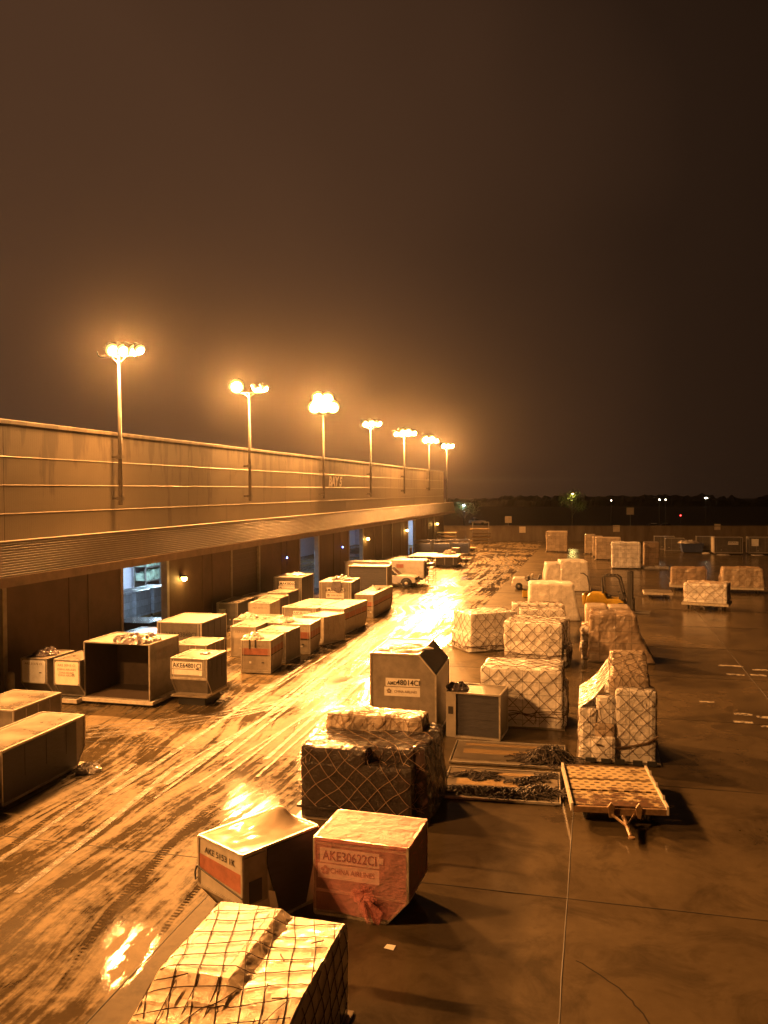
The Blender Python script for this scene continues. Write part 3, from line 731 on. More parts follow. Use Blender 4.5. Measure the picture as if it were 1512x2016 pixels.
def tree(x, y, h, r, lab, seed):
    rr = random.Random(seed)
    t = thing('tree', lab, 'tree', (x, y, .3), rr.uniform(0, 6), 'trees beyond the boundary wall')
    mb = MB(); mb.tube([(0, 0, 0), (.1, 0, h * .4), (.05, .1, h * .75)], [.22, .15, .06], 8)
    lim = []
    for k in range(7):
        a = k * 2.4; z0 = h * rr.uniform(.35, .6); e = Vector((math.cos(a) * r * .7, math.sin(a) * r * .7, h * rr.uniform(.6, .92)))
        mb.tube([(.08, 0, z0), ((e.x) * .5, e.y * .5, (z0 + e.z) / 2 + .1), e], [.09, .06, .02], 6); lim.append(e)
    mb.build('trunk', M_['bark'], t)
    mb = MB()
    for k in range(1500):
        e = rr.choice(lim + [Vector((0, 0, h * .85))]); v = Vector((rr.gauss(0, 1), rr.gauss(0, 1), rr.gauss(0, .8)))
        c = e + v * r * .26; s_ = rr.uniform(.10, .22); a = Vector((rr.uniform(-1, 1), rr.uniform(-1, 1), rr.uniform(-1, 1))).normalized(); bb_ = a.orthogonal().normalized()
        mb.quad(c - a * s_, c + bb_ * s_ * .6, c + a * s_, c - bb_ * s_ * .6)
    mb.build('crown', M_['leaf'], t)
tree(-4.9, 186.5, 8.4, 2.6, 'round tree lit yellow by the amber lamp beyond the wall', 3)
tree(-28.6, 187.5, 5.6, 3.2, 'dark green tree under the cool white lamp by the terminal end', 5)

# ------------------------------------------------------------------ air cargo containers
M_['roof'] = plain('pooled_roof_skin', (0.19, 0.165, 0.135), 0.30, 0.1, 0.75, 0.9, 0.1, 4.0)
def flower(parent, M, s, mat):
    mb = MB()
    for k in range(5):
        a = 2 * math.pi * k / 5 + math.pi / 2; c = Vector((math.cos(a) * s * .32, math.sin(a) * s * .32, 0))
        ring = [M @ (c + Vector((math.cos(q) * s * .2, math.sin(q) * s * .2, 0))) for q in [2 * math.pi * i / 10 for i in range(10)]]
        mb.add(ring, [tuple(range(10))])
    return mb.build('emblem', mat, parent)
def uld(label, x, y, yaw, w, d, h, z0=0.06, chop=None, mat='alu', code=None, codeh=.16, codeface='front', placard=None, airline=False, stripe=None, hollow=None, group='air cargo containers', cut=(.45, .55), name='cargo_container', cpos=None, ink='ink', base=True, rails=True, cw=None, side=None, clean=False):
    # x, y: ground point under the front-left corner; +x' along the front, +y' away from the viewer
    yaw = R(yaw)
    t = thing(name, label, 'cargo container', (x, y, 0), yaw, group)
    ci, ch = cut
    zt = z0 + h
    if chop == 'back': prof, ax, ln = [(0, z0), (d - ci, z0), (d, z0 + ch), (d, zt), (0, zt)], 'x', w
    elif chop == 'front': prof, ax, ln = [(ci, z0), (d, z0), (d, zt), (0, zt), (0, z0 + ch)], 'x', w
    elif chop == 'right': prof, ax, ln = [(0, z0), (w - ci, z0), (w, z0 + ch), (w, zt), (0, zt)], 'y', d
    elif chop == 'left': prof, ax, ln = [(ci, z0), (w, z0), (w, zt), (0, zt), (0, z0 + ch)], 'y', d
    elif chop == 'topright': prof, ax, ln = [(0, z0), (w, z0), (w, zt - ch), (w - ci, zt), (0, zt)], 'y', d
    else: prof, ax, ln = [(0, z0), (w, z0), (w, zt), (0, zt)], 'y', d
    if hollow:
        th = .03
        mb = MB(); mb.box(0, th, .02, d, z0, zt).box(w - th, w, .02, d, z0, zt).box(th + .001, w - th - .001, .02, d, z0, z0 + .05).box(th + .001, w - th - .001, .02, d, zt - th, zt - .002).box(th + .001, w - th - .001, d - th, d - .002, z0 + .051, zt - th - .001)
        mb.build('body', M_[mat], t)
        MB().box(th + .002, th + .008, .03, d - .04, z0 + .052, zt - th - .002).box(w - th - .008, w - th - .002, .03, d - .04, z0 + .052, zt - th - .002).box(th + .009, w - th - .009, d - .045, d - .038, z0 + .058, zt - th - .002).box(th + .009, w - th - .009, .03, d - .05, z0 + .0505, z0 + .056).build('inner_shade_lining', M_['inside'], t)  # dark lining added to paint shade into the open interior
        if hollow == 'curtain':
            c = MB(); nn = 16 if w > 2.5 else 5
            for i in range(nn):
                q = (zt - z0 - .1) * i / nn
                c.box(th + .02, w - th - .02, .05 + .012 * (i % 2), .075 + .012 * (i % 2), z0 + .06 + q, z0 + .06 + q + (zt - z0 - .1) / nn - .003)
            c.build('door_curtain', M_['curtain'], t)
    else:
        MB().prism(prof, ax, 0, ln).build('body', M_[mat], t, bev=.02)
    if side:
        MB().box(w + .001, w + .022, .06, d - (.06 if chop not in ('back',) else ci + .02), z0 + (.06 if chop != 'front' else .1), zt - .07).build('side_curtain', M_[side], t)
    if rails:
        fr = MB(); n = len(prof); s_ = .055
        P3 = (lambda p, q: (q, p[0], p[1])) if ax == 'x' else (lambda p, q: (p[0], q, p[1]))
        for i in range(n):
            for q in (0, ln): fr.beam(P3(prof[i], q), P3(prof[(i + 1) % n], q), s_)
            fr.beam(P3(prof[i], 0), P3(prof[i], ln), s_)
        fr.build('edge_frame', M_['rail'], t)
    if base:
        MB().box(-.02, w + .02, -.02, d + .02, max(.012, z0 - .07), z0 - .002).build('base_plate', M_['sheet'], t)
        if z0 > .12: MB().box(.2, w - .2, .22, d - .2, .012, z0 - .072).build('underframe', M_['dark'], t)
    if not hollow and rails and not clean:
        rr = random.Random(int(abs(x * 31 + y * 17)))
        lo = z0 + (ch if chop == 'front' else .04)
        hw = MB()
        for u in ((.07, .93) if code else (rr.choice((.32, .5)), .68)): hw.box(w * u - .012, w * u + .012, -.013, -.001, lo, zt - .04)
        hw.box(.03, w - .03, -.011, -.002, lo + .03, lo + .07)
        hw.build('door_seam', M_['rail'], t)
        de = d - (ci + .02 if chop == 'back' else .03)
        for v in (.25, .5, .75):
            if v * d < de: MB().box(w + .0, w + (.032 if side else .012), d * v - .02, d * v + .02, z0 + .57, zt - .07).build('side_rib', M_['rail'] if not side else M_[side], t)
        MB().box(w * .68 + .03, w * .68 + .15, -.03, -.002, lo + .42, lo + .47).build('handle', M_['dark_steel'], t)
        for k in range(rr.randrange(1, 3)):
            u, v = rr.uniform(.1, .85) * w, rr.uniform(lo + .15, lo + .45); MB().box(u, u + rr.uniform(.08, .16), -.012, -.003, v, v + rr.uniform(.06, .12)).build('sticker', M_['placard'], t)
        if h < 2: MB().box(.12, w - .12, .14, d - .14, zt + .0, zt + .006).build('roof_skin', M_['roof'], t)
    if stripe:
        za, zb = stripe
        s1 = MB().box(-.006, w + .006, -.006, d * .98, z0 + za, z0 + zb)
        s1.build('stripe', M_['stripe'], t)
        dk = MB().box(-.012, w + .012, -.012, d * .97, z0 + za - .05, z0 + za + .0); dk.build('dark_band', M_['dark'], t)
    fw_ = w if codeface == 'front' else d
    if code:
        u, v = cpos or (fw_ * .5, zt - .27)
        if placard:
            pw, ph = placard
            f = face_mat(codeface, u, v, .004, w, d)
            hp = codeh * 1.5
            pb = MB(); c1 = [f @ Vector(q) for q in ((-pw / 2, -hp / 2, 0), (pw / 2, -hp / 2, 0), (pw / 2, hp / 2, 0), (-pw / 2, hp / 2, 0))]
            pb.quad(*c1)
            c2 = [f @ Vector(q) for q in ((-pw / 2 - .05, -hp / 2 - ph, 0), (pw / 2, -hp / 2 - ph, 0), (pw / 2, -hp / 2 - .03, 0), (-pw / 2 - .05, -hp / 2 - .03, 0))]
            pb.quad(*c2); po = pb.build('placard', M_['placard'], t)
            if airline:
                f2 = face_mat(codeface, u + pw * .08, v - hp / 2 - ph * .52, .012, w, d)
                lettering('CHINA AIRLINES', M_['faded_ink'], po, f2, width=pw * .66, height=ph * .26)
                flower(po, face_mat(codeface, u - pw * .40, v - hp / 2 - ph * .5, .012, w, d), ph * .5, M_['faded_ink'])
        lettering(code, M_[ink], t, face_mat(codeface, u + (.2 if code == '48014CI' else 0), v, .014, w, d), width=cw or min(fw_ * .78, codeh * .68 * len(code)), height=codeh)
    return t
G1 = 'air cargo containers in the left row'
# --- left foreground, cut by the frame
t = uld('long low container with a slanted lower end, nearest the viewer on the left edge', -18.0, 20.3, 0, 1.6, 4.0, 1.55, chop='back', mat='alu', group=G1, side='curtain')
uld('corner of a low container cut off by the left edge of the picture, in front', -18.1, 18.2, 0, 1.62, 1.9, 1.56, mat='alu', group=G1, side='curtain')
uld('low container cut off by the left edge, behind the long low one', -21.2, 24.4, 0, 2.0, 2.6, 1.5, mat='alu', group=G1)
# --- the two white-fronted units on the roller dolly
uld('white faced container at the left end of the roller dolly, worn print on it', -23.98, 31.05, 0, 1.25, 1.9, 1.58, .28, chop='front', mat='alu', group=G1, base=False)
uld('cream faced container with a stained print panel, right on the roller dolly', -22.36, 31.05, 0, 1.22, 1.9, 1.58, .28, chop='front', mat='alu', group=G1, base=False)
for (xx, c, fm) in ((-23.98, 'cool', (.80, .84, .88)), (-22.36, 'warm', (.80, .72, .60))):  # cool panel's blue tint paints in light spilling from the hall
    o = [q for q in bpy.data.objects if q.type == 'EMPTY' and q.name.startswith('cargo_container') and abs(q.location.x - xx) < .01 and abs(q.location.y - 31.05) < .1][0]
    pl = MB().prism([(.04, .90), (.10, .83), (1.12, .83), (1.18, .90), (1.18, 1.74), (1.12, 1.80), (.10, 1.80), (.04, 1.74)], 'y', -.03, -.004).build('door_panel', plain('door_panel_' + c, fm, .35, 0, .15), o)
    if c == 'cool':
        lettering('AKE 31172 CI', M_['faded_ink'], pl, face_mat('front', .6, 1.65, .034, 1, 1), width=.85, height=.09)
    else:
        lettering('AKE 30915 CI', M_['faded_ink'], pl, face_mat('front', .6, 1.65, .034, 1, 1), width=.85, height=.10)
        for r_, wd_ in ((1.47, .9), (1.33, .7), (1.22, .8)):
            lettering('CHINA AIRLINES', M_['faded_ink'], pl, face_mat('front', .6, r_, .034, 1, 1), width=wd_, height=.09)
def dolly(label, x, y, yaw, w, d, zt=.5, name='cargo_dolly', roller=True, mat='white_paint', bar=True, group='cargo dollies'):
    t = thing(name, label, 'dolly', (x, y, 0), R(yaw), group)
    mb = MB().box(0, w, 0, .10, zt - .17, zt).box(0, w, d - .10, d, zt - .17, zt).box(0, .10, .101, d - .101, zt - .17, zt).box(w - .10, w, .101, d - .101, zt - .17, zt)
    mb.build('deck_frame', M_[mat], t, bev=.015)
    r_ = MB()
    n = max(4, int(w / .22))
    for i in range(n):
        xx = .16 + (w - .32) * i / (n - 1); r_.tube([(xx, .11, zt - .06), (xx, d - .11, zt - .06)], .045, 8)
    r_.build('rollers', M_['steel'], t, smooth=True)
    MB().box(w * .3, w * .36, .15, d - .15, max(.02, zt - .28), zt - .18).box(w * .64, w * .7, .15, d - .15, max(.02, zt - .28), zt - .18).build('chassis', M_['dark_steel'], t)
    wr = min(.19, (zt - .05) * .5)
    for sx in (.35, w - .55):
        for sy in (.35, d - .5):
            MB().lathe([(wr * .4, -.07), (wr * .9, -.06), (wr, 0), (wr * .9, .06), (wr * .4, .07)], (sx + .1, sy, wr), 14, 'x').build('wheel', M_['dark'], t, smooth=True)
    if bar:
        MB().tube([(w * .5 - .3, .05, .3), (w * .5, -.5, .26), (w * .5 + .3, .05, .3)], .035, 6).tube([(w * .5, -.5, .26), (w * .5 + .15, -1.3, .2)], .04, 6).build('tow_bar', M_['dark_steel'], t)
    return t
dolly('roller dolly with a white edge under two white faced containers by the terminal', -24.25, 30.85, 0, 3.08, 2.3, .26, bar=False)
# the big open container on a flat base
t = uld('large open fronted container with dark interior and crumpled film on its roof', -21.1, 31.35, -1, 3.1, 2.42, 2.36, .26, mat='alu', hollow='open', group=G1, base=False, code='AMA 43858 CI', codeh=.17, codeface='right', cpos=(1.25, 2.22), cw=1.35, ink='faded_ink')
lettering('CHINA AIRLINES', M_['faded_ink'], t, face_mat('right', 1.25, 1.93, .014, 3.1, 2.42), width=1.2, height=.12)
MB().box(-.12, 3.30, -.12, 2.5, .12, .25).build('base_tray', M_['white_paint'], t, bev=.01)
MB().box(.0, 3.15, .05, 2.4, .012, .118).build('base_feet', M_['dark'], t)
def scrap(label, x, y, z, r, h, mat='plastic_scrap', seed=1, rz=0, name='crumpled_film', cat='plastic sheet', sx=1.0, straps=()):
    t = MB(); n = 16; rr = Vector((seed * 3.1, seed * 1.7, 0))
    for i in range(n + 1):
        for j in range(n + 1):
            u, v = (i / n - .5) * 2, (j / n - .5) * 2
            e = max(0, 1 - (u * u + v * v))
            q = Vector((u * 2.2, v * 2.2, 0)) + rr
            hh = e ** .5 * h * (.5 + .9 * abs(noise.noise(q)) + .5 * noise.noise(q * 2.7)) + .008
            k = 1 + .3 * noise.noise(q * .8 + Vector((9, 0, 0)))
            s_ = min(1, 1 / max(.001, (u * u + v * v) ** .5)) if u * u + v * v > 1 else 1
            t.v.append((u * r * k * sx * s_, v * r * k * s_, max(.004, hh) if e > 0 else .004))
    for i in range(n):
        for j in range(n): t.f.append((i * (n + 1) + j, (i + 1) * (n + 1) + j, (i + 1) * (n + 1) + j + 1, i * (n + 1) + j + 1))
    o = t.build(name, M_[mat], None, loc=(x, y, z), rz=rz)
    return tag(o, label, cat)
scrap('dark crumpled film lying on the roof of the large open container', -18.9, 31.95, 2.63, .75, .38, 'dark_scrap', 2, sx=1.3)
scrap('dark crumpled tarp heaped on the white faced container on the roller dolly', -23.4, 32.0, 1.88, .62, .3, 'dark_scrap', 5, sx=.8)
# row behind
uld('large dark sided container, code high on its lit face, right of the nearest open door', -20.75, 36.9, 2, 2.28, 3.05, 2.36, .26, mat='alu_dark', code='AMA43848CI', codeh=.24, cpos=(1.2, 2.05), group=G1, side='curtain')
uld('slanted container with a half hidden code, right behind the large open container', -17.3, 31.85, 0, 1.62, 1.9, 1.55, .45, chop='front', mat='alu', code='AKE64801CI', codeh=.2, cpos=(.72, 1.72), cw=1.3, placard=(1.4, .25), group=G1, cut=(.45, .7), side='curtain')
scrap('black film tossed on the corner of a container behind the large open one', -16.3, 33.0, 2.03, .22, .06, 'dark_scrap', 8)
uld('low container whose roof shows between the large open one and the dark sided one', -18.6, 34.5, 0, 1.6, 1.9, 1.75, .3, mat='alu', group=G1)
uld('small corner of a container roof behind the large open one, below the nearest door', -24.0, 39.0, 0, 2.2, 2.0, 1.55, mat='alu', group=G1)
uld('shell container with faded code band, left of the front striped one', -19.2, 42.0, 2, 1.40, 2.1, 1.58, chop='back', mat='shell2', code='AKE 51212 CI', codeh=.12, ink='faded_ink', cpos=(.72, 1.38), group=G1)
uld('open topped container with plastic scraps behind the faded code container', -20.1, 44.3, 0, 2.2, 2.2, 1.58, mat='alu', group=G1)
uld('front container of the middle cluster with a wide red stripe and hanging straps', -16.98, 38.35, 4, 1.48, 2.12, 1.57, chop='back', mat='shell', code='AKE 40256 CI', codeh=.10, ink='faded_ink', stripe=(.86, 1.18), group=G1)
uld('plain container with a stained roof directly behind the front striped one', -17.2, 40.95, -2, 1.55, 2.02, 1.57, mat='alu', group=G1, side='alu_dark')
uld('red striped container right of the plain stained one, plastic at its roof corner', -16.75, 43.5, 3, 1.52, 2.12, 1.57, chop='back', mat='shell', code='AKE 40731 CI', codeh=.10, ink='faded_ink', stripe=(.80, 1.16), group=G1)
uld('low grey container roof between the faded code one and the red striped one behind', -18.55, 43.75, 2, 1.65, 2.1, 1.57, mat='alu', group=G1)
uld('turned container with a lit right side, between the striped ones', -16.75, 46.75, -19, 1.5, 2.1, 1.57, mat='shell', group=G1)
uld('two joined striped containers making one long pale block on the right of the cluster', -16.7, 49.92, -4, 1.5, 4.4, 1.57, chop='back', mat='shell', code='AKE 30518 CI', codeh=.10, ink='ink', cpos=(.75, 1.42), stripe=(.9, 1.25), group=G1)
uld('wide flat topped container with a white label, left of the long striped block', -19.25, 49.85, -5, 2.28, 4.3, 1.57, mat='alu', code='AAP 26131 CI', codeh=.14, placard=(1.2, .35), cpos=(1.35, 1.33), group=G1)
uld('pale container with a peeled label left of the wide flat topped one', -22.1, 51.1, 3, 1.45, 2.1, 1.57, mat='shell2', code='AKE 50133 CI', codeh=.12, ink='faded_ink', cpos=(.75, 1.35), group=G1)
uld('dark steel container farthest left in the middle cluster, small label low on its face', -24.25, 50.9, 3, 1.42, 3.1, 1.57, mat='alu_dark', code='AKE 2204', codeh=.1, placard=(.5, .12), cpos=(.35, 1.15), group=G1, side='curtain')
uld('lower of two bright roofs stepping back behind the peeled label container', -22.45, 53.6, 0, 1.4, 2.15, 1.57, mat='alu', group=G1, side='curtain')
uld('upper of two bright roofs stepping back toward the terminal wall', -22.9, 56.4, 0, 1.45, 2.5, 1.62, mat='alu', group=G1, side='curtain')
uld('flat container roof close to the wall, half hidden left of the two bright roofs', -24.3, 55.2, 0, 1.4, 2.0, 1.5, mat='alu_dark', group=G1)
uld('tall grey labelled container with dark scraps on its roof, below the second open door', -23.6, 59.4, 2, 2.15, 3.1, 2.42, mat='alu_dark', code='AMA43806CI', codeh=.22, placard=(1.22, .42), airline=True, cpos=(1.02, 2.02), group=G1, side='curtain')
uld('tall pale container with a label partly covered by a dark hanging sheet', -19.15, 56.95, 4, 2.3, 3.1, 2.42, mat='alu', code='AMA43107CI', codeh=.22, placard=(1.25, .42), airline=True, cpos=(1.15, 1.92), group=G1, side='curtain')
uld('chain of pale containers in one long block with a red label on its narrow end', -16.5, 56.95, 0, 1.3, 5.8, 1.57, chop='back', mat='shell', stripe=(.78, 1.08), code='AKE 1178 CI', codeh=.1, cpos=(.6, 1.43), ink='faded_ink', group=G1)
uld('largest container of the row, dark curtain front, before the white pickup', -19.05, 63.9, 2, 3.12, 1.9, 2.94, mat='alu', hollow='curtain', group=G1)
for (lab, x, y, z, r, h, m, sd) in (('crumpled film on the roof corner of the front striped container', -16.55, 38.9, 1.64, .5, .35, 'plastic_scrap', 3), ('plastic scraps on the open topped container', -19.6, 45.2, 1.65, .6, .3, 'plastic_scrap', 4), ('film and straps on the left roof edge of the red striped container', -16.9, 44.2, 1.64, .5, .3, 'plastic_scrap', 6), ('flat dark scraps on the tall grey container below the second open door', -22.6, 61.2, 2.49, .9, .18, 'dark_scrap', 7), ('black sheet lying on the roof of the tall pale container', -17.9, 58.6, 2.49, .85, .35, 'dark_scrap', 9), ('loose film on the roof of the long chain of pale containers', -15.9, 60.2, 1.64, .5, .3, 'plastic_scrap', 10)):
    scrap(lab, x, y, z, r, h, m, sd)
# straps and the hanging sheet
def strap(pts, w, lab, mat='dark', name='hanging_strap', cat='strap'):
    mb = MB()
    for p in pts:
        mb.box(p[0] - w / 2, p[0] + w / 2, p[1] - .012, p[1] + .0, p[3], p[2])
        mb.box(p[0] - w / 2, p[0] + w / 2, p[1] - .012, p[1] + .5, p[2] + .001, p[2] + .014)
    return tag(mb.build(name, M_[mat]), lab, cat)
strap([(-16.55, 38.34, 1.66, 1.2), (-16.25, 38.36, 1.66, 1.28)], .06, 'two dark straps hanging down the face of the front striped container')
mb = MB().add([(-18.15, 56.93, 2.56), (-17.55, 56.96, 2.56), (-17.5, 56.93, 1.9), (-17.75, 56.92, 1.72), (-18.3, 56.9, 2.0), (-18.15, 57.7, 2.55), (-17.5, 57.7, 2.55), (-18.1, 56.99, 2.53), (-17.6, 57.0, 2.53), (-17.55, 56.99, 1.93), (-17.75, 56.98, 1.78), (-18.2, 56.97, 2.03)], [(0, 1, 2, 3, 4), (0, 5, 6, 1), (7, 11, 10, 9, 8), (0, 4, 11, 7), (4, 3, 10, 11), (3, 2, 9, 10), (2, 1, 8, 9)])
tag(mb.build('hanging_sheet', M_['dark_scrap']), 'dark sheet hanging over the label of the tall pale container', 'plastic sheet')
scrap('pale crumpled plastic on the ground by the slanted end of the long low container', -15.85, 23.7, .012, .42, .22, 'plastic_scrap', 12)
scrap('pale film on the open floor beside the two nearest striped containers', -17.75, 37.5, .012, .3, .1, 'plastic_scrap', 14)

# --- right-hand row containers
G2 = 'air cargo containers in the right row'
t = uld('tall container with a chopped roof corner, its big code on a white label', -8.02, 29.7, 1.5, 2.42, 3.2, 2.98, .03, chop='topright', mat='alu', code='48014CI', codeh=.2, placard=(1.28, .36), airline=True, cpos=(1.2, 1.98), cw=.86, cut=(.62, .72), group=G2, base=False, clean=True)

lettering('AMD', M_['ink'], t, face_mat('front', .80, 1.945, .014, 1, 1), width=.36, height=.13)
scrap('bright crumpled film over the roof of the tall chopped container', -7.0, 31.0, 3.01, .95, .14, 'plastic_scrap', 15)
scrap('small dark heap of webbing behind the tall chopped container', -5.35, 33.4, .012, .5, .5, 'dark_scrap', 16)
t = uld('small container with a slatted slate curtain front, right of the tall chopped one', -5.25, 30.1, -5, 1.95, 1.5, 1.6, .03, mat='alu', hollow='curtain', group=G2, base=False)
MB().box(-.02, .34, -.03, -.004, .05, 1.6).build('post_panel', M_['shell2'], t)
MB().box(.06, .24, -.05, -.032, .85, 1.12).build('latch_plate', M_['dark_steel'], t)
scrap('black folded cloth on the left roof edge of the slate curtain container', -4.95, 30.7, 1.64, .42, .25, 'dark_scrap', 17)
# red film covered container
t = uld('container shrouded in see through red film, tied in a knot at the front', -5.78, 16.75, -3, 2.05, 1.56, 1.6, .03, chop='right', mat='alu', code='AKE30622CI', codeh=.21, cpos=(.78, 1.29), cw=1.2, placard=(1.32, .34), airline=False, group=G2, base=False, cut=(.45, .5), clean=True)
lettering('CHINA AIRLINES', M_['faded_ink'], t, face_mat('front', .85, .97, .014, 2, 2), width=.98, height=.12)
flower(t, face_mat('front', .24, .97, .014, 2, 2), .2, M_['faded_ink'])
MB().box(.0, 2.03, -.02, -.004, .50, .56).box(.0, 2.03, -.02, -.004, 1.50, 1.55).build('rivet_strip', M_['rail'], t)
MB().box(1.42, 1.53, -.02, -.004, 1.24, 1.36).build('sticker', M_['placard'], t)
def red_cover(t):
    # film hugging a slightly larger shape, hem gathered to a knot
    n = 26; mb = MB(); w, d, h = 2.05, 1.56, 1.64
    def shp(u, v):      # u around, v down (0 top centre .. 1 hem)
        per = 2 * (w + d); s_ = (u % 1) * per
        if s_ < w: p = Vector((s_, 0, 0)); nrm = Vector((0, -1, 0))
        elif s_ < w + d: p = Vector((w, s_ - w, 0)); nrm = Vector((1, 0, 0))
        elif s_ < 2 * w + d: p = Vector((w - (s_ - w - d), d, 0)); nrm = Vector((0, 1, 0))
        else: p = Vector((0, d - (s_ - 2 * w - d), 0)); nrm = Vector((-1, 0, 0))
        c = Vector((w / 2, d / 2, 0))
        if v < .35: q = c + (p - c) * (v / .35); q.z = h + .03
        else:
            k = (v - .35) / .65; q = p.copy(); q.z = h + .02 - k * (h - .12)
            ci = max(0.0, .53 - q.z) / .5 * .45
            if nrm.x > .5: q.x -= ci
            elif abs(nrm.y) > .5: q.x = min(q.x, w - ci)
            q += nrm * (.035 + .02 * k)
            if nrm.y < -.5:    # gather toward the knot on the front face
                g = math.exp(-((q.x - 1.15) / .5) ** 2) * max(0, min(1, (1.0 - q.z) / .5))
                q.y -= .10 * g
        f = noise.noise_vector(q * 3.1) * .022 + noise.noise_vector(q * 7) * .010
        return q + f
    nu, nv = 96, 34
    for j in range(nv + 1):
        for i in range(nu): mb.v.append(tuple(shp(i / nu, max(.02, j / nv))))
    for j in range(nv):
        for i in range(nu): mb.f.append((j * nu + i, j * nu + (i + 1) % nu, (j + 1) * nu + (i + 1) % nu, (j + 1) * nu + i))
    mb.f.append(tuple(range(nu)))
    return mb.build('red_film_cover', M_['red_film'], t, smooth=False)
rc = red_cover(t)
kn = MB(); kc = Vector((1.16, -.16, .64))
for k in range(60):
    a = rnd.uniform(0, 6.28); e = rnd.uniform(.35, 1.0)
    tip = kc + Vector((math.cos(a) * .30 * e, rnd.uniform(-.10, .03), math.sin(a) * .26 * e)); sd = Vector((-math.sin(a), 0, math.cos(a))) * .05
    kn.add([kc, tip + sd, tip - sd + Vector((0, .03, 0))], [(0, 1, 2)])
for k in range(26):       # twisted tail to the ground
    x_ = rnd.uniform(-.4, .3); kn.add([kc + Vector((rnd.uniform(-.05, .05), -.02, -.02)), Vector((1.35 + x_ * .8, -.12 + rnd.uniform(-.05, .1), .25 + abs(x_) * .2)), Vector((1.38 + x_ * .35, -.16 + rnd.uniform(-.05, .05), .03))], [(0, 1, 2)])
kn.build('film_knot', M_['red_film'], t)
# striped container turned toward the lane, dark side curtain and peaked film on its roof
t = uld('turned container with an orange stripe, dark side curtain and film peaked on its roof', -8.22, 16.26, -28.7, 1.5, 2.05, 1.6, .03, chop='front', mat='shell2', code='AKE 5153 1K', codeh=.13, cpos=(.74, 1.40), cw=1.05, stripe=None, group=G2, base=False, cut=(.45, .55), clean=True)
so = MB().prism([(.0, .95), (1.5, .82), (1.5, 1.22), (.0, 1.27)], 'y', -.010, -.004).build('stripe', M_['stripe'], t)
MB().tube([(-.05, -.03, .98), (.3, -.035, .93), (.8, -.035, .86), (1.52, -.03, .76)], .018, 6).tube([(-.02, -.05, 1.0), (-.05, -.08, .85), (-.03, -.08, .70), (0, -.05, .75)], .02, 6).build('tie_strap', M_['dark'], t)
MB().box(1.506, 1.53, .02, .62, .55, 1.56).build('side_panel', M_['alu'], t)
MB().box(1.531, 1.545, .14, .46, .6, 1.05).build('dark_opening', M_['curtain'], t)
MB().prism([(.62, 1.60), (2.05, 1.60), (2.05, 1.50), (1.65, .10), (.95, .10), (.60, 1.3)], 'x', 1.51, 1.56).build('side_curtain', M_['curtain'], t)
pk = MB(); n = 22
for i in range(n + 1):
    for j in range(n + 1):
        u, v = i / n, j / n
        hgt = .27 * math.exp(-(((u - .42) / .24) ** 2 + ((v - .80) / .20) ** 2)) + .10 * math.exp(-((u - .5) / .3) ** 2) * v
        q = Vector((u * 3, v * 3, 0)); hgt += .035 * noise.noise(q * 1.2) + .02 * noise.noise(q * 3)
        ed = min(u, 1 - u, v, 1 - v); hgt *= min(1, ed / .12)
        pk.v.append((.02 + u * 1.46, .02 + v * 2.0, 1.645 + max(0.0, hgt)))
for i in range(n):
    for j in range(n): pk.f.append((i * (n + 1) + j, (i + 1) * (n + 1) + j, (i + 1) * (n + 1) + j + 1, i * (n + 1) + j + 1))
pk.build('roof_film', M_['cover'] if 'cover' in M_ else plain('pale_roof_film', (.60, .52, .42), .12, 0, .15, 2.0, spec=.7, rvar=.04), t, smooth=True)
MB().add([(1.58, .60, .75), (1.64, .72, .70), (1.60, .66, .1), (1.66, .86, .05), (1.58, .80, .55)], [(0, 2, 3, 1), (1, 3, 4)]).build('torn_liner', M_['paper'], t)

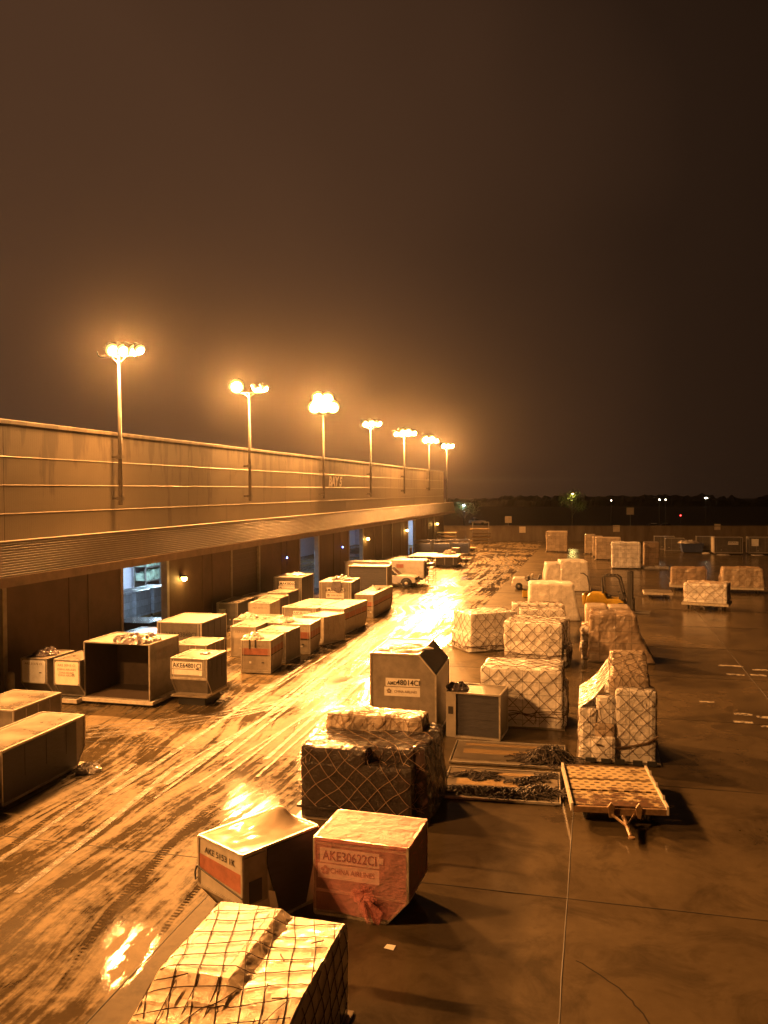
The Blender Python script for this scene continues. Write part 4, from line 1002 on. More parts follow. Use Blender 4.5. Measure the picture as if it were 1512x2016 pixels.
# ------------------------------------------------------------------ netted and wrapped pallet loads
def block_mesh(b, amp=.03, step=.14, flare=None, seed=0, top_tilt=0.0, lean=0.0):
    x0, x1, y0, y1, z0, z1 = b
    mb = MB(); nx, ny, nz = [max(2, int(round(q / step))) for q in (x1 - x0, y1 - y0, z1 - z0)]
    idx = {}
    C = Vector(((x0 + x1) / 2, (y0 + y1) / 2, (z0 + z1) / 2))
    def vert(i, j, k):
        if (i, j, k) in idx: return idx[(i, j, k)]
        u, v, w = i / nx, j / ny, k / nz
        p = Vector((x0 + (x1 - x0) * u, y0 + (y1 - y0) * v, z0 + (z1 - z0) * w))
        if k == nz: p.z += top_tilt * v
        if lean: p.x += lean * w
        if flare:
            fx0, fx1, fy0, fy1, pw = flare; kk = (1 - w) ** pw
            p.x += (-fx0 * (1 - u) + fx1 * u) * kk if True else 0
            p.y += (-fy0 * (1 - v) + fy1 * v) * kk
        # round off the corners
        e = (i in (0, nx)) + (j in (0, ny)) + (k == nz)
        d = (p - C); d.x /= (x1 - x0); d.y /= (y1 - y0); d.z /= (z1 - z0)
        if e >= 2:
            p.x -= .035 * (1 if i == nx else -1 if i == 0 else 0); p.y -= .035 * (1 if j == ny else -1 if j == 0 else 0); p.z -= .035 if k == nz else 0
        if k > 0:
            nrm = Vector(((1 if i == nx else -1 if i == 0 else 0), (1 if j == ny else -1 if j == 0 else 0), 1 if k == nz else 0))
            if nrm.length: nrm.normalize()
            q = p * 1.7 + Vector((seed * 5.3, seed * 2.1, seed))
            p = p + nrm * (amp * noise.noise(q) + amp * .5 * noise.noise(q * 2.6)) * 1.4
        idx[(i, j, k)] = len(mb.v); mb.v.append(tuple(p)); return idx[(i, j, k)]
    def grid(f, na, nb):
        for a in range(na):
            for c in range(nb): mb.f.append((f(a, c), f(a + 1, c), f(a + 1, c + 1), f(a, c + 1)))
    grid(lambda a, c: vert(a, 0, c), nx, nz); grid(lambda a, c: vert(a, ny, c), nx, nz)
    grid(lambda a, c: vert(0, a, c), ny, nz); grid(lambda a, c: vert(nx, a, c), ny, nz)
    grid(lambda a, c: vert(a, c, nz), nx, ny)
    return mb
def net_mesh(mbs, bounds, cell=.34, r=.016, sag=.05, off=.025, seed=0, sides='NSEW', ang=0.0):
    vs = []; fs = []
    for m_ in mbs:
        o = len(vs); vs += m_.v; fs += [tuple(i + o for i in f) for f in m_.f]
    bvh = BVHTree.FromPolygons([Vector(v) for v in vs], fs)
    x0, x1, y0, y1, z0, z1 = bounds; mb = MB()
    faces = [('T', (x0, x1), (y0, y1))]
    if 'S' in sides: faces.append(('S', (x0, x1), (z0, z1)))
    if 'N' in sides: faces.append(('N', (x0, x1), (z0, z1)))
    if 'W' in sides: faces.append(('W', (y0, y1), (z0, z1)))
    if 'E' in sides: faces.append(('E', (y0, y1), (z0, z1)))
    big = 3.0
    def hit(fc, a, c):
        if fc == 'T': o, d = Vector((a, c, z1 + big)), Vector((0, 0, -1))
        elif fc == 'S': o, d = Vector((a, y0 - big, c)), Vector((0, 1, 0))
        elif fc == 'N': o, d = Vector((a, y1 + big, c)), Vector((0, -1, 0))
        elif fc == 'W': o, d = Vector((x0 - big, a, c)), Vector((1, 0, 0))
        else: o, d = Vector((x1 + big, a, c)), Vector((-1, 0, 0))
        h = bvh.ray_cast(o, d, 2 * big + 3)
        return (h[0] + h[1] * (off if h[1].dot(d) < 0 else -off)) if h[0] is not None else None
    ca, sa = math.cos(R(45 + ang)), math.sin(R(45 + ang)); ca2, sa2 = math.cos(R(-45 + ang)), math.sin(R(-45 + ang))
    for fc, (a0, a1), (c0, c1) in faces:
        A_, C_ = a1 - a0, c1 - c0; L = math.hypot(A_, C_); cen = ((a0 + a1) / 2, (c0 + c1) / 2)
        for (cs, sn) in ((ca, sa), (ca2, sa2)):
            k = -int(L / cell) - 1
            while k * cell < L:
                run = []
                t = -L; st_ = cell / 3
                while t < L:
                    a = cen[0] + cs * t - sn * k * cell; c = cen[1] + sn * t + cs * k * cell
                    q = Vector((a * 1.1 + seed * 3, c * 1.1, seed + ord(fc))); a += sag * noise.noise(q) * 1.6; c += sag * noise.noise(q + Vector((7, 7, 7))) * 1.6
                    p = hit(fc, a, c) if (a0 - .02 <= a <= a1 + .02 and c0 <= c <= c1 + .02) else None
                    if p is not None and run and (p - run[-1]).length > .55: 
                        if len(run) > 1: mb.tube(run, r, 3, False)
                        run = []
                    if p is None:
                        if len(run) > 1: mb.tube(run, r, 3, False)
                        run = []
                    else: run.append(p)
                    t += st_
                if len(run) > 1: mb.tube(run, r, 3, False)
                k += 1
    return mb
def net_band(mbs, w, d, z, seed):
    # slack lower hem of the net: a few ropes sagging and bunching round the load
    vs = []; fs = []
    for m_ in mbs:
        o = len(vs); vs += m_.v; fs += [tuple(i + o for i in f) for f in m_.f]
    bvh = BVHTree.FromPolygons([Vector(v) for v in vs], fs); mb = MB(); rr = random.Random(seed)
    for k in range(4):
        run = []
        for i in range(97):
            a = 2 * math.pi * i / 96; dr = Vector((math.cos(a), math.sin(a), 0)); o = Vector((w / 2, d / 2, 0)) + dr * 4
            zz = z + .13 * noise.noise(Vector((math.cos(a) * 2.2, math.sin(a) * 2.2, seed + k * .35))) * (1 + .4 * k) - .05 * k
            o.z = max(.1, zz); h = bvh.ray_cast(o, -dr, 5)
            if h[0] is None: continue
            p = h[0] + dr * (.02 + .01 * k)
            if run and (p - run[-1]).length > .8:
                if len(run) > 1: mb.tube(run, .012 + .004 * (k == 0), 4, False)
                run = []
            run.append(p)
        if len(run) > 1: mb.tube(run, .012 + .004 * (k == 0), 4, False)
    for k in range(14):
        a = rr.uniform(0, 6.28); dr = Vector((math.cos(a), math.sin(a), 0)); run = []
        for zz in (z + .05, z - .1, z - .25, z - .42):
            a2 = a + rr.uniform(-.04, .04); dr = Vector((math.cos(a2), math.sin(a2), 0)); o = Vector((w / 2, d / 2, max(.08, zz))) + dr * 4
            h = bvh.ray_cast(o, -dr, 5)
            if h[0] is not None: run.append(h[0] + dr * .03)
        if len(run) > 1: mb.tube(run, .012, 4, False)
    return mb
def kids_last(): return [o for o in bpy.data.objects if o.name.startswith('pallet_load') and o.type == 'EMPTY'][-1]
def load(label, x, y, yaw, w, d, blocks, net=None, group='built up pallet loads', zb=.03, pallet=True, name='pallet_load', hem=True):
    t = thing(name, label, 'pallet load', (x, y, 0), R(yaw), group)
    mbs = []
    if pallet:
        pm = MB().box(-.05, w + .05, -.05, d + .05, .008, .045); pm.build('pallet_sheet', M_['sheet'], t, bev=.01)
    for i, bk in enumerate(blocks):
        b = bk[0]; mat = bk[1]; kw = bk[2] if len(bk) > 2 else {}
        m_ = block_mesh(b, seed=abs(hash((round(x, 1), i))) % 17 if False else (int(abs(x * 7 + y * 3)) + i * 5) % 23, **kw)
        m_.build('cartons' if mat != 'wrap_plain' else 'cover_sheet', M_[mat], t, smooth=False); mbs.append(m_)
    if net:
        net = dict(net); mat = net.pop('mat', 'rope')
        nm = net_mesh(mbs, net.pop('bounds', (-.05, w + .05, -.05, d + .05, .12, 3.6)), seed=int(x * 3 + y) % 13, **net)
        nm.build('cargo_net', M_[mat], t)
        if hem: net_band(mbs, w, d, blocks[0][0][4] + (.55 if blocks[0][0][5] - blocks[0][0][4] > 1.6 else .25), int(x * 5 + y) % 11).build('net_band', M_[mat], t)
    return t
# nearest, cut by the lower frame
load('nearest netted load, bright white block beside a lower creased one, at the lower edge', -6.50, 10.45, 0, 2.44, 3.15,
     [((.10, 1.22, .92, 3.05, .05, 1.76), 'wrap_bright', {'amp': .004})], None)
t = kids_last(); tent = MB(); nx, ny = 64, 84
for i in range(nx + 1):
    for j in range(ny + 1):
        X, Y = .04 + 2.36 * i / nx, .05 + 3.03 * j / ny
        dx, dy = max(0, .10 - X, X - 1.22), max(0, .92 - Y, Y - 3.05); dd = math.hypot(dx, dy)
        lo_ = 1.63 - .14 * max(0, 1 - Y / .9) - .10 * max(0, .7 - X) * max(0, 1 - Y / .9)
        if .75 < X < 1.35 and .45 < Y < .80: lo_ += .04
        if X < .62 and .38 < Y < .78: lo_ += .03
        q = Vector((X * 2.1, Y * 2.1, 1)); z_ = max(lo_ + .018 * noise.noise(q) + .012 * noise.noise(q * 3.3), 1.752 - dd * .55 + .012 * noise.noise(q * 4))
        if dd == 0: z_ = 1.75
        e = min(X - .04, 2.40 - X, Y - .05, 3.08 - Y)
        if e < .03: z_ -= .03
        tent.v.append((X + .012 * noise.noise(q * 2 + Vector((5, 0, 0))), Y, z_))
I_ = lambda i, j: i * (ny + 1) + j
for i in range(nx):
    for j in range(ny): tent.f.append((I_(i, j), I_(i + 1, j), I_(i + 1, j + 1), I_(i, j + 1)))
edge = [I_(i, 0) for i in range(nx + 1)] + [I_(nx, j) for j in range(1, ny + 1)] + [I_(i, ny) for i in range(nx - 1, -1, -1)] + [I_(0, j) for j in range(ny - 1, 0, -1)]
rings = [edge]
for k in range(1, 9):
    rg = []
    for e in edge:
        v = Vector(tent.v[e]); c = Vector((1.22, 1.56, 0)); o_ = Vector((v.x - c.x, v.y - c.y, 0)).normalized(); zz = v.z * (1 - k / 8) + .05 * k / 8
        p = Vector((v.x, v.y, zz)) + o_ * (.035 * noise.noise(Vector((v.x * 2, v.y * 2, zz * 2.5))) + .02)
        rg.append(len(tent.v)); tent.v.append(tuple(p))
    rings.append(rg)
for a, c in zip(rings, rings[1:]):
    for k in range(len(a)): tent.f.append((a[k], a[(k + 1) % len(a)], c[(k + 1) % len(a)], c[k]))
M_['wrap_film'] = wrap_mat('clear_film_over_cartons', (.62, .50, .36), seam=(1.1, .95, 5), off=(.05, .4, 1), vary=.12, dark=.8, bump=.35, gloss=.28)
tent.build('stretch_film', M_['wrap_film'], t)
net_mesh([tent, MB().box(.10, 1.22, .92, 3.05, .05, 1.765)], (.0, 2.45, .0, 3.15, .1, 2.4), cell=.34, r=.0085, sag=.06, off=.012, seed=5, ang=-28).build('cargo_net', M_['rope'], t)
kt = MB()
for k in range(4):
    c = Vector((rnd.uniform(1.3, 2.3), rnd.uniform(.5, 2.8), 1.66)); a = rnd.uniform(0, 3.1)
    kt.tube([c + Vector((math.cos(a), math.sin(a), 0)) * u * .22 + Vector((0, 0, .02 * abs(math.sin(u * 9)))) for u in (-.5, -.2, .1, .35, .5)], .011, 5)
kt.build('strap_end', M_['rope'], t)
# black film load
load('dark load in black film and net with tan cartons stacked along its back', -7.95, 21.6, -1.5, 3.55, 3.0,
     [((.12, 3.1, 1.95, 2.95, 1.5, 2.45), 'wrap_tan', {'amp': .06}), ((.05, 3.25, .05, 2.95, .06, 1.62), 'wrap_black', {'amp': .018}), ((3.1, 3.52, .5, 2.9, .06, 2.1), 'wrap_black', {'amp': .06, 'flare': (0, .12, .05, .05, 1.2)}), ((.05, 1.95, .08, 2.0, 1.55, 2.0), 'wrap_black', {'amp': .035}), ((1.9, 3.2, .45, 2.0, 1.5, 2.0), 'wrap_black', {'amp': .03, 'top_tilt': .06})],
     {'cell': .40, 'r': .0085, 'sag': .10, 'mat': 'rope_pale', 'bounds': (-.05, 3.5, -.05, 3.05, .3, 2.7)}, hem=False)
MB().box(-.02, 3.3, .0, 2.98, .30, .36).build('film_band', M_['wrap_black'], kids_last())
load('netted load of white cartons half hidden by the slate curtain container', -4.3, 31.75, 0, 3.16, 2.35,
     [((.05, 3.12, .05, 2.30, .06, 2.24), 'wrap', {'amp': .03}), ((3.05, 3.26, .4, 2.2, .06, 1.5), 'wrap', {'amp': .06})], {'cell': .42, 'r': .012, 'sag': .05})
load('square netted load of white cartons in the middle of the right row', -4.62, 43.2, -6, 3.1, 2.75,
     [((.05, 3.05, .05, 2.7, .06, 2.22), 'wrap', {'amp': .05}), ((2.95, 3.2, .3, 2.5, .06, .95), 'wrap', {'amp': .08})], {'cell': .40, 'r': .013, 'sag': .07})
load('two tiered netted load turned corner on, its net slack around the lower tier', -6.75, 45.9, 37, 3.2, 2.3,
     [((.0, 3.15, -.1, 2.2, .06, 1.02), 'wrap', {'amp': .06}), ((.1, 3.1, .0, 2.1, 1.0, 2.14), 'wrap', {'amp': .02})], {'cell': .40, 'r': .012, 'sag': .12})
load('netted load with low front and higher back tier, behind the square white one', -4.85, 50.8, 8, 3.25, 2.5,
     [((.05, 3.2, 1.2, 2.45, .06, 1.98), 'wrap', {'amp': .03}), ((.45, 3.15, .05, 1.25, .06, 1.78), 'wrap', {'amp': .03})], {'cell': .40, 'r': .014, 'sag': .05})
load('tall load under a plain draped cover sheet, no net, left of the yellow forklift', -4.5, 58.3, 6, 3.3, 2.4,
     [((.12, 3.12, .1, 2.3, .06, 2.55), 'wrap_plain', {'amp': .03, 'flare': (.12, .45, .1, .1, 1.2)})])
load('bulky load in a pale cover sheet behind the white tug, highest at its middle', -4.3, 75.6, 8, 3.9, 2.6,
     [((.1, 1.4, .1, 2.5, .06, 2.45), 'wrap_plain', {'amp': .04, 'flare': (.25, 0, .1, .1, 1.0)}), ((1.3, 3.7, .05, 2.55, .06, 2.68), 'wrap_plain', {'amp': .04, 'flare': (0, .3, .1, .1, 1.3)})])
load('dark fronted load in a sheet that flares out at its right foot', -.35, 44.9, 0, 2.9, 2.3,
     [((.06, 2.42, .05, 2.2, .06, 2.5), 'wrap_brown', {'amp': .05, 'flare': (.05, .95, .05, .05, 1.7)}), ((-.35, .12, .5, 2.1, .06, 1.75), 'wrap', {'amp': .09})], {'cell': .36, 'r': .014, 'sag': .12, 'mat': 'rope_pale', 'bounds': (-.4, .3, -.05, 2.3, .1, 2.7), 'sides': 'WS'})
load('load topped by two pale cartons side by side, behind the dark fronted load', -.55, 49.3, 3, 2.6, 1.9,
     [((.03, 1.26, .05, 1.8, .06, 2.30), 'wrap_tan', {'amp': .02}), ((1.32, 2.55, .05, 1.8, .06, 2.26), 'wrap_tan', {'amp': .02})])
# stepped tall load by the perforated dolly
t = load('tall stepped netted load with a bright sloping side, behind the perforated dolly', -.55, 28.35, 0, 2.6, 3.0,
     [((1.20, 2.50, .10, .95, .06, 2.42), 'wrap', {'amp': .02}), ((1.02, 2.30, .55, 2.7, 2.0, 2.74), 'wrap_tan', {'amp': .01, 'top_tilt': .55}), ((.58, 1.22, .12, .9, .06, 2.14), 'wrap', {'amp': .03}), ((.52, 1.2, -.02, .4, .06, 1.30), 'wrap_tan', {'amp': .02}), ((.45, 1.22, -.10, .3, .06, .88), 'wrap', {'amp': .02}), ((.9, 2.45, .8, 2.9, .06, 2.1), 'wrap', {'amp': .03}),
      ((.02, .62, .05, 2.8, .06, 1.74), 'wrap', {'amp': .06})], None)
sl = MB().prism([(.02, .06), (.02, 1.95), (.35, 2.32), (1.04, 2.95), (1.3, 2.6), (1.3, .06)], 'y', .95, 2.85)
sl2 = MB(); 
for i in range(13):
    for j in range(13):
        u, v = i / 12, j / 12; fr_ = Vector((.02 + 1.0 * u, .12 + .6 * u + (2.3 - .2 * u) * v, 1.70 + .95 * u + .28 * v * u + .25 * v * (1 - u)))
        fr_.z += .07 * noise.noise(fr_ * 2.2) - .12 * math.sin(u * 3.14); sl2.v.append(tuple(fr_))
for i in range(12):
    for j in range(12): sl2.f.append((i * 13 + j, (i + 1) * 13 + j, (i + 1) * 13 + j + 1, i * 13 + j + 1))
sl2.build('sloping_film', M_['wrap'], t)
allb = [MB().add(c.data.vertices and [v.co[:] for v in c.data.vertices], [tuple(p.vertices) for p in c.data.polygons]) for c in kids(t) if c.name.split('.')[0] in ('cartons', 'sloping_film')]
net_mesh(allb, (-.05, 2.6, -.15, 3.0, .12, 3.5), cell=.33, r=.009, sag=.06, seed=4).build('cargo_net', M_['rope'], t)
bd = MB()
bd.tube([(.6, -.12, .62), (1.1, -.02, .50), (1.6, .04, .56), (2.2, .05, .72), (2.55, .08, .95)], .035, 6)
bd.build('net_band', M_['rope'], t)
ft = MB()
for q in (.25, .75, 1.2, 1.75, 2.2): ft.box(q, q + .3, -.16, -.06, .03, .17)
ft.build('pallet_foot', M_['dark'], t)

# flat empty pallets with nets thrown on them
def flat_pallet(x, y, yaw, w, d, lab, z=.012):
    t = thing('empty_pallet', lab, 'pallet', (x, y, 0), R(yaw), 'empty aluminium pallets on the ground')
    MB().box(0, w, 0, d, z, z + .05).build('pallet_sheet', M_['sheet'], t, bev=.008)
    e = MB().box(-.03, w + .03, -.07, 0, z, z + .075).box(-.03, w + .03, d, d + .07, z, z + .075).box(-.07, -.031, -.07, d + .07, z, z + .075).box(w + .031, w + .07, -.07, d + .07, z, z + .075)
    e.build('edge_rail', M_['rail'], t, bev=.008)
    MB().box(.3, w - .5, d * .42, d * .62, z + .051, z + .056).box(.3, w - .4, d * .8, d * .9, z + .051, z + .056).build('wear_plate', M_['wood'], t)
    return t
flat_pallet(-4.35, 24.0, 3, 3.35, 2.55, 'front one of two flat empty pallets, tangled net across its near edge')
flat_pallet(-4.6, 27.15, 3, 3.65, 2.3, 'rear one of two flat empty pallets, net heap on its right end')
def net_heap(lab, pts, r, hgt, n, seed):
    rr = random.Random(seed); mb = MB()
    for k in range(n):
        i = rr.randrange(len(pts) - 1); u = rr.random(); c = Vector(pts[i]).lerp(Vector(pts[i + 1]), u); rad = r[i] + (r[i + 1] - r[i]) * u
        run = []; a = rr.uniform(0, 6.28); q = c + Vector((rr.gauss(0, rad * .5), rr.gauss(0, rad * .35), 0))
        for s_ in range(7):
            hh = max(.0, 1 - ((q - c).length / (rad * 1.2)) ** 2)
            run.append((q.x, q.y, c.z + .02 + hgt * hh * rr.uniform(.2, 1.0) * (rad / max(r))))
            a += rr.uniform(-1.2, 1.2); q = q + Vector((math.cos(a), math.sin(a) * .7, 0)) * rad * .3
        mb.tube(run, rr.uniform(.012, .024), 4)
    o = mb.build('net_heap', M_['net_pile'])
    return tag(o, lab, 'cargo net', 'cargo nets dropped on the empty pallets')
net_heap('long dark net dragged along the near edge of the front empty pallet', [(-4.2, 24.5, .07), (-3.0, 24.5, .07), (-2.0, 24.6, .07), (-1.5, 24.8, .07)], [.25, .32, .35, .55], .28, 330, 2)
net_heap('round tangled net heap on the right end of the rear empty pallet', [(-1.75, 27.9, .07), (-1.35, 28.1, .07)], [.5, .62], .5, 260, 3)
net_heap('small loop of net in the middle of the rear empty pallet', [(-2.3, 27.8, .07), (-2.0, 27.9, .07)], [.25, .2], .1, 50, 4)
net_heap('spread net tangle at the back left of the front empty pallet', [(-3.9, 25.8, .07), (-3.2, 26.0, .07)], [.35, .35], .08, 70, 5)
net_heap('flat net patch with a black bag beside the back right of the front pallet', [(-2.4, 25.5, .07), (-1.8, 25.9, .07), (-1.3, 26.5, .07)], [.3, .25, .15], .14, 90, 6)

# perforated dolly
mt, nt, b = new_mat('perforated_deck')
O = N(nt, 'TexCoord').outputs['Object']; sp = N(nt, 'SeparateXYZ', i0=O)
uu = math_n(nt, 'DIVIDE', sp.outputs[0], .30); vv = math_n(nt, 'DIVIDE', sp.outputs[1], .20)
rowp = math_n(nt, 'MULTIPLY', math_n(nt, 'MODULO', math_n(nt, 'FLOOR', vv), 2.0), .5)
du = math_n(nt, 'SUBTRACT', math_n(nt, 'FRACT', math_n(nt, 'ADD', uu, rowp)), .5); dv = math_n(nt, 'SUBTRACT', math_n(nt, 'FRACT', vv), .5)
r2 = math_n(nt, 'ADD', math_n(nt, 'MULTIPLY', du, du), math_n(nt, 'MULTIPLY', dv, dv))
hole = math_n(nt, 'LESS_THAN', r2, .062)
rn = N(nt, 'TexNoise', Vector=O, Scale=2.6, Detail=8.0, Roughness=.75).outputs['Fac']
front = N(nt, 'MapRange', i0=sp.outputs[1], i1=1.5, i2=.3, i3=.0, i4=.16).outputs[0]
rust = ramp(nt, math_n(nt, 'ADD', rn, front), (.53, 0.0), (.62, 1.0))
c1 = mixc(nt, rust, (.42, .34, .20), (.085, .04, .018))
nt.links.new(mixc(nt, hole, c1, (.05, .028, .015)), b.inputs['Base Color']); b.inputs['Roughness'].default_value = .4
nt.links.new(N(nt, 'Bump', Strength=.8, Distance=.02, Height=math_n(nt, 'SUBTRACT', 1.0, hole)).outputs[0], b.inputs['Normal'])
M_['perf'] = mt
M_['rusty'] = plain('rusty_paint', (.22, .14, .075), .5, .1, .6, 5.0)
t = thing('pallet_dolly', 'empty rusty dolly with a perforated deck and tow bar, in the right foreground', 'dolly', (-.62, 22.85, 0), R(6.5), 'cargo dollies')
DW, DD, DZ = 2.55, 3.4, .52
MB().box(.07, DW - .07, .12, 1.18, DZ - .05, DZ).box(.07, DW - .07, 1.30, 2.12, DZ - .05, DZ).box(.07, DW - .07, 2.24, DD - .06, DZ - .05, DZ).build('deck_plate', M_['perf'], t)
MB().box(.07, DW - .07, 1.18, 1.30, DZ - .12, DZ - .07).box(.07, DW - .07, 2.12, 2.24, DZ - .12, DZ - .07).build('deck_channel', M_['rusty'], t)
for q in (0, DW - .065): MB().box(q, q + .065, 0, DD, DZ - .16, DZ + .07).build('side_rail', M_['white_paint'], t, bev=.01)
MB().box(.07, 1.0, 0, .11, DZ - .17, DZ - .01).box(1.75, DW - .07, 0, .11, DZ - .17, DZ - .01).box(1.0, 1.75, .04, .115, DZ - .24, DZ - .05).box(.07, DW - .07, DD - .05, DD, DZ - .17, DZ + .01).build('end_beam', M_['rusty'], t, bev=.01)
for px in (1.0, 1.72): MB().prism([(px, DZ - .27), (px + .1, DZ - .27), (px + .14, DZ + .02), (px + .05, DZ + .14), (px - .04, DZ + .02)], 'y', -.05, .02).build('stop_latch', M_['rusty'], t, bev=.008)
for (px, py) in ((DW - .02, .5), (DW - .02, 1.5), (DW - .02, 2.5)): MB().prism([(py, DZ + .07), (py + .12, DZ + .07), (py + .06, DZ + .19)], 'x', px - .05, px + .01).build('side_latch', M_['white_paint'], t)
MB().box(.5, .62, .3, DD - .3, .26, DZ - .17).box(DW - .62, DW - .5, .3, DD - .3, .26, DZ - .17).build('chassis', M_['dark_steel'], t)
for sx in (.35, DW - .55):
    for sy in (.5, DD - .6):
        MB().lathe([(.08, -.09), (.21, -.08), (.235, 0), (.21, .08), (.08, .09)], (sx + .1, sy, .235), 18, 'x').build('wheel', M_['dark'], t, smooth=True)
MB().tube([(1.05, .02, .34), (1.36, -.62, .27), (1.66, .02, .34)], .04, 6).tube([(1.36, -.1, .32), (1.40, -1.05, .18)], .055, 8).lathe([(.04, 0), (.09, .01), (.09, .05), (.04, .06)], (1.41, -1.12, .15), 14).build('tow_bar', M_['rusty'], t)

# small paper on the slab
tag(MB().add([(-4.02, 15.76, .006), (-3.82, 15.72, .006), (-3.80, 15.86, .03), (-3.99, 15.9, .012)], [(0, 1, 2, 3)]).build('paper_sheet', M_['paper']), 'small white sheet of paper lying on the bare slab', 'paper')
def rope_piece(pts, lab, r=.014):
    return tag(MB().tube(pts, r, 6).build('loose_rope', M_['net_pile'], smooth=True), lab, 'rope', 'loose net ropes on the ground')
rope_piece([(-6.62, 12.9, .02), (-6.85, 13.0, .03), (-6.98, 12.95, .02), (-6.9, 12.78, .02), (-6.84, 12.7, .02)], 'curled net rope left of the nearest netted load, upper of two')
rope_piece([(-6.55, 12.1, .02), (-6.85, 12.02, .03), (-7.05, 11.98, .02), (-6.98, 11.85, .02), (-7.08, 11.7, .02)], 'bent net rope left of the nearest netted load, lower of two')

# ------------------------------------------------------------------ loads and dollies on the open apron at right
def on_dolly(lab, dlab, x, y, yaw, w, d, z0, h, amp=.08, bar=True, mat='wrap', flare=None):
    dolly(dlab, x, y, yaw, w, d, z0, bar=bar)
    t = load(lab, x, y, yaw, w, d, [((.12, w - .12, .1, d - .1, z0 + .05, z0 + h), mat, {'amp': amp, 'flare': flare})], {'cell': .5, 'r': .014, 'sag': .15, 'bounds': (0, w, 0, d, z0 + .1, z0 + h + .4), 'mat': 'rope_pale'}, pallet=False, hem=False)
    p = MB().box(.02, w - .02, .02, d - .02, z0 + .005, z0 + .045); p.build('pallet_sheet', M_['sheet'], t)
on_dolly('low wrapped load on the nearest dolly of the open apron, bulging bright left side', 'white edged dolly with tow bar under the nearest low wrapped load', 6.3, 66.4, -14, 3.3, 2.5, .5, 1.45, .06)
on_dolly('low dark faced load behind the nearest low wrapped one on the open apron', 'dolly under the dark faced load behind the nearest low wrapped one', 6.4, 78.0, -4, 3.2, 2.4, .5, 1.5, .05, False, 'wrap_brown')
on_dolly('low wrapped load with sagging sides at the right edge of the open apron', 'white edged dolly under the load at the right edge of the apron', 10.6, 77.3, -4, 3.4, 2.4, .5, 1.65, .05, False, 'wrap_tan', (.25, .2, .1, .1, 1.0))
dolly('empty dolly with a pale deck between the forklift mast and the low wrapped loads', 3.9, 72.0, 0, 2.3, 2.2, .5, bar=False)
MBp = MB().box(0, 2.2, 0, 2.1, .512, .535); tag(MBp.build('empty_pallet', M_['sheet'], None, bev=.005, loc=(3.95, 72.05, 0)), 'bare metal pallet on the empty dolly right of the forklift', 'pallet', 'empty aluminium pallets on the ground')
for (x, y, w, d, h, lab, m) in ((-6.95, 122.4, 3.2, 2.4, 3.05, 'tall pale wrapped load standing alone left of the group by the boundary wall', 'wrap_tan'), (-1.5, 119.5, 1.6, 2.4, 2.75, 'leftmost narrow strip of a load in the tall group by the wall', 'wrap_tan'), (-.4, 115.0, 1.5, 2.4, 2.75, 'second narrow load of the tall group by the wall', 'wrap_tan'), (-.05, 109.8, 3.3, 2.4, 2.9, 'tall square load in two columns in the group by the wall', 'wrap_tan'), (1.75, 98.2, 3.3, 2.4, 3.0, 'foremost bulging film wrapped load of the tall group by the wall', 'wrap'), (5.4, 101.5, 1.9, 2.4, 2.85, 'brown load partly hidden right of the foremost bulging one', 'wrap_brown')):
    load(lab, x, y, 0, w, d, [((.08, w - .08, .05, d - .05, .16, h), m, {'amp': .05 if x == 1.75 else .015})], None, 'tall loads near the boundary wall')
    p = MB()
    for q in (.1, w / 2, w - .4): p.box(x + q, x + q + .3, y + .05, y + d - .05, .047, .158)
    o = p.build('pallet_foot', M_['dark']); o.parent = [c for c in bpy.data.objects if c.get('label') == lab][0]; o.matrix_parent_inverse = Matrix.Translation((-x, -y, 0))
tag(block_mesh((0, 2.9, 0, 1.4, .01, .24), amp=.10, seed=3).build('film_sheet', M_['plastic_scrap'], None, loc=(5.2, 99.0, 0)), 'flat pale film lying at the foot of the tall group by the wall', 'plastic sheet')
# dark bins and containers in front of the wall
G3 = 'containers along the boundary wall'
uld('dark low container left in the row before the boundary wall', 8.6, 131, 0, 2.8, 1.6, 1.9, mat='alu_dark', group=G3, rails=True)
uld('dark brown container between the left dark one and the blue bin', 9.9, 128, 0, 2.6, 1.7, 1.8, mat='alu_dark', group=G3)
uld('dark container right of the blue bin in the row before the wall', 14.6, 131.5, 0, 2.6, 1.6, 1.9, mat='alu_dark', group=G3)
t = uld('open container with a bright side and white label, right of the blue bin', 15.9, 122.4, 3, 3.6, 2.2, 2.1, .25, mat='alu_dark', group=G3, code='AKE 2418 CI', codeh=.16, placard=(1.3, .2), cpos=(2.4, 1.7))
MB().box(-.12, -.02, .1, 2.1, .3, 2.3).build('open_door', M_['shell2'], t)
uld('dark container with a white poster on its front at the far right', 20.4, 123.2, 0, 3.0, 2.2, 2.1, .25, mat='alu_dark', group=G3)
tag(MB().box(0, .9, 0, .03, 0, .95).box(.12, .78, -.012, -.001, .2, .72).build('poster', M_['placard'], None, loc=(20.7, 123.1, 1.2), rz=-.15), 'tilted white poster leaning on the dark container at the far right', 'poster')
uld('pale container end cut off by the right edge of the picture', 24.2, 122.5, 0, 2.2, 2.0, 2.5, .1, mat='shell', group=G3)
t = thing('waste_bin', 'blue open waste bin heaped with pale film before the boundary wall', 'bin', (11.75, 124.6, 0), R(4))
MB().prism([(.25, .12), (2.85, .12), (3.1, 1.35), (0, 1.35)], 'y', 0, 1.7).build('body', M_['blue'], t, bev=.03)
r_ = MB()
for q in (.4, 1.2, 2.0, 2.7): r_.box(q, q + .1, -.05, -.001, .14, 1.3)
r_.box(-.04, 3.14, -.05, 0, 1.3, 1.38).box(-.04, 3.14, 1.7, 1.75, 1.3, 1.38); r_.build('rib', M_['blue'], t)
MB().box(.4, .6, .1, 1.6, .012, .118).box(2.5, 2.7, .1, 1.6, .012, .118).build('skid', M_['dark_steel'], t)
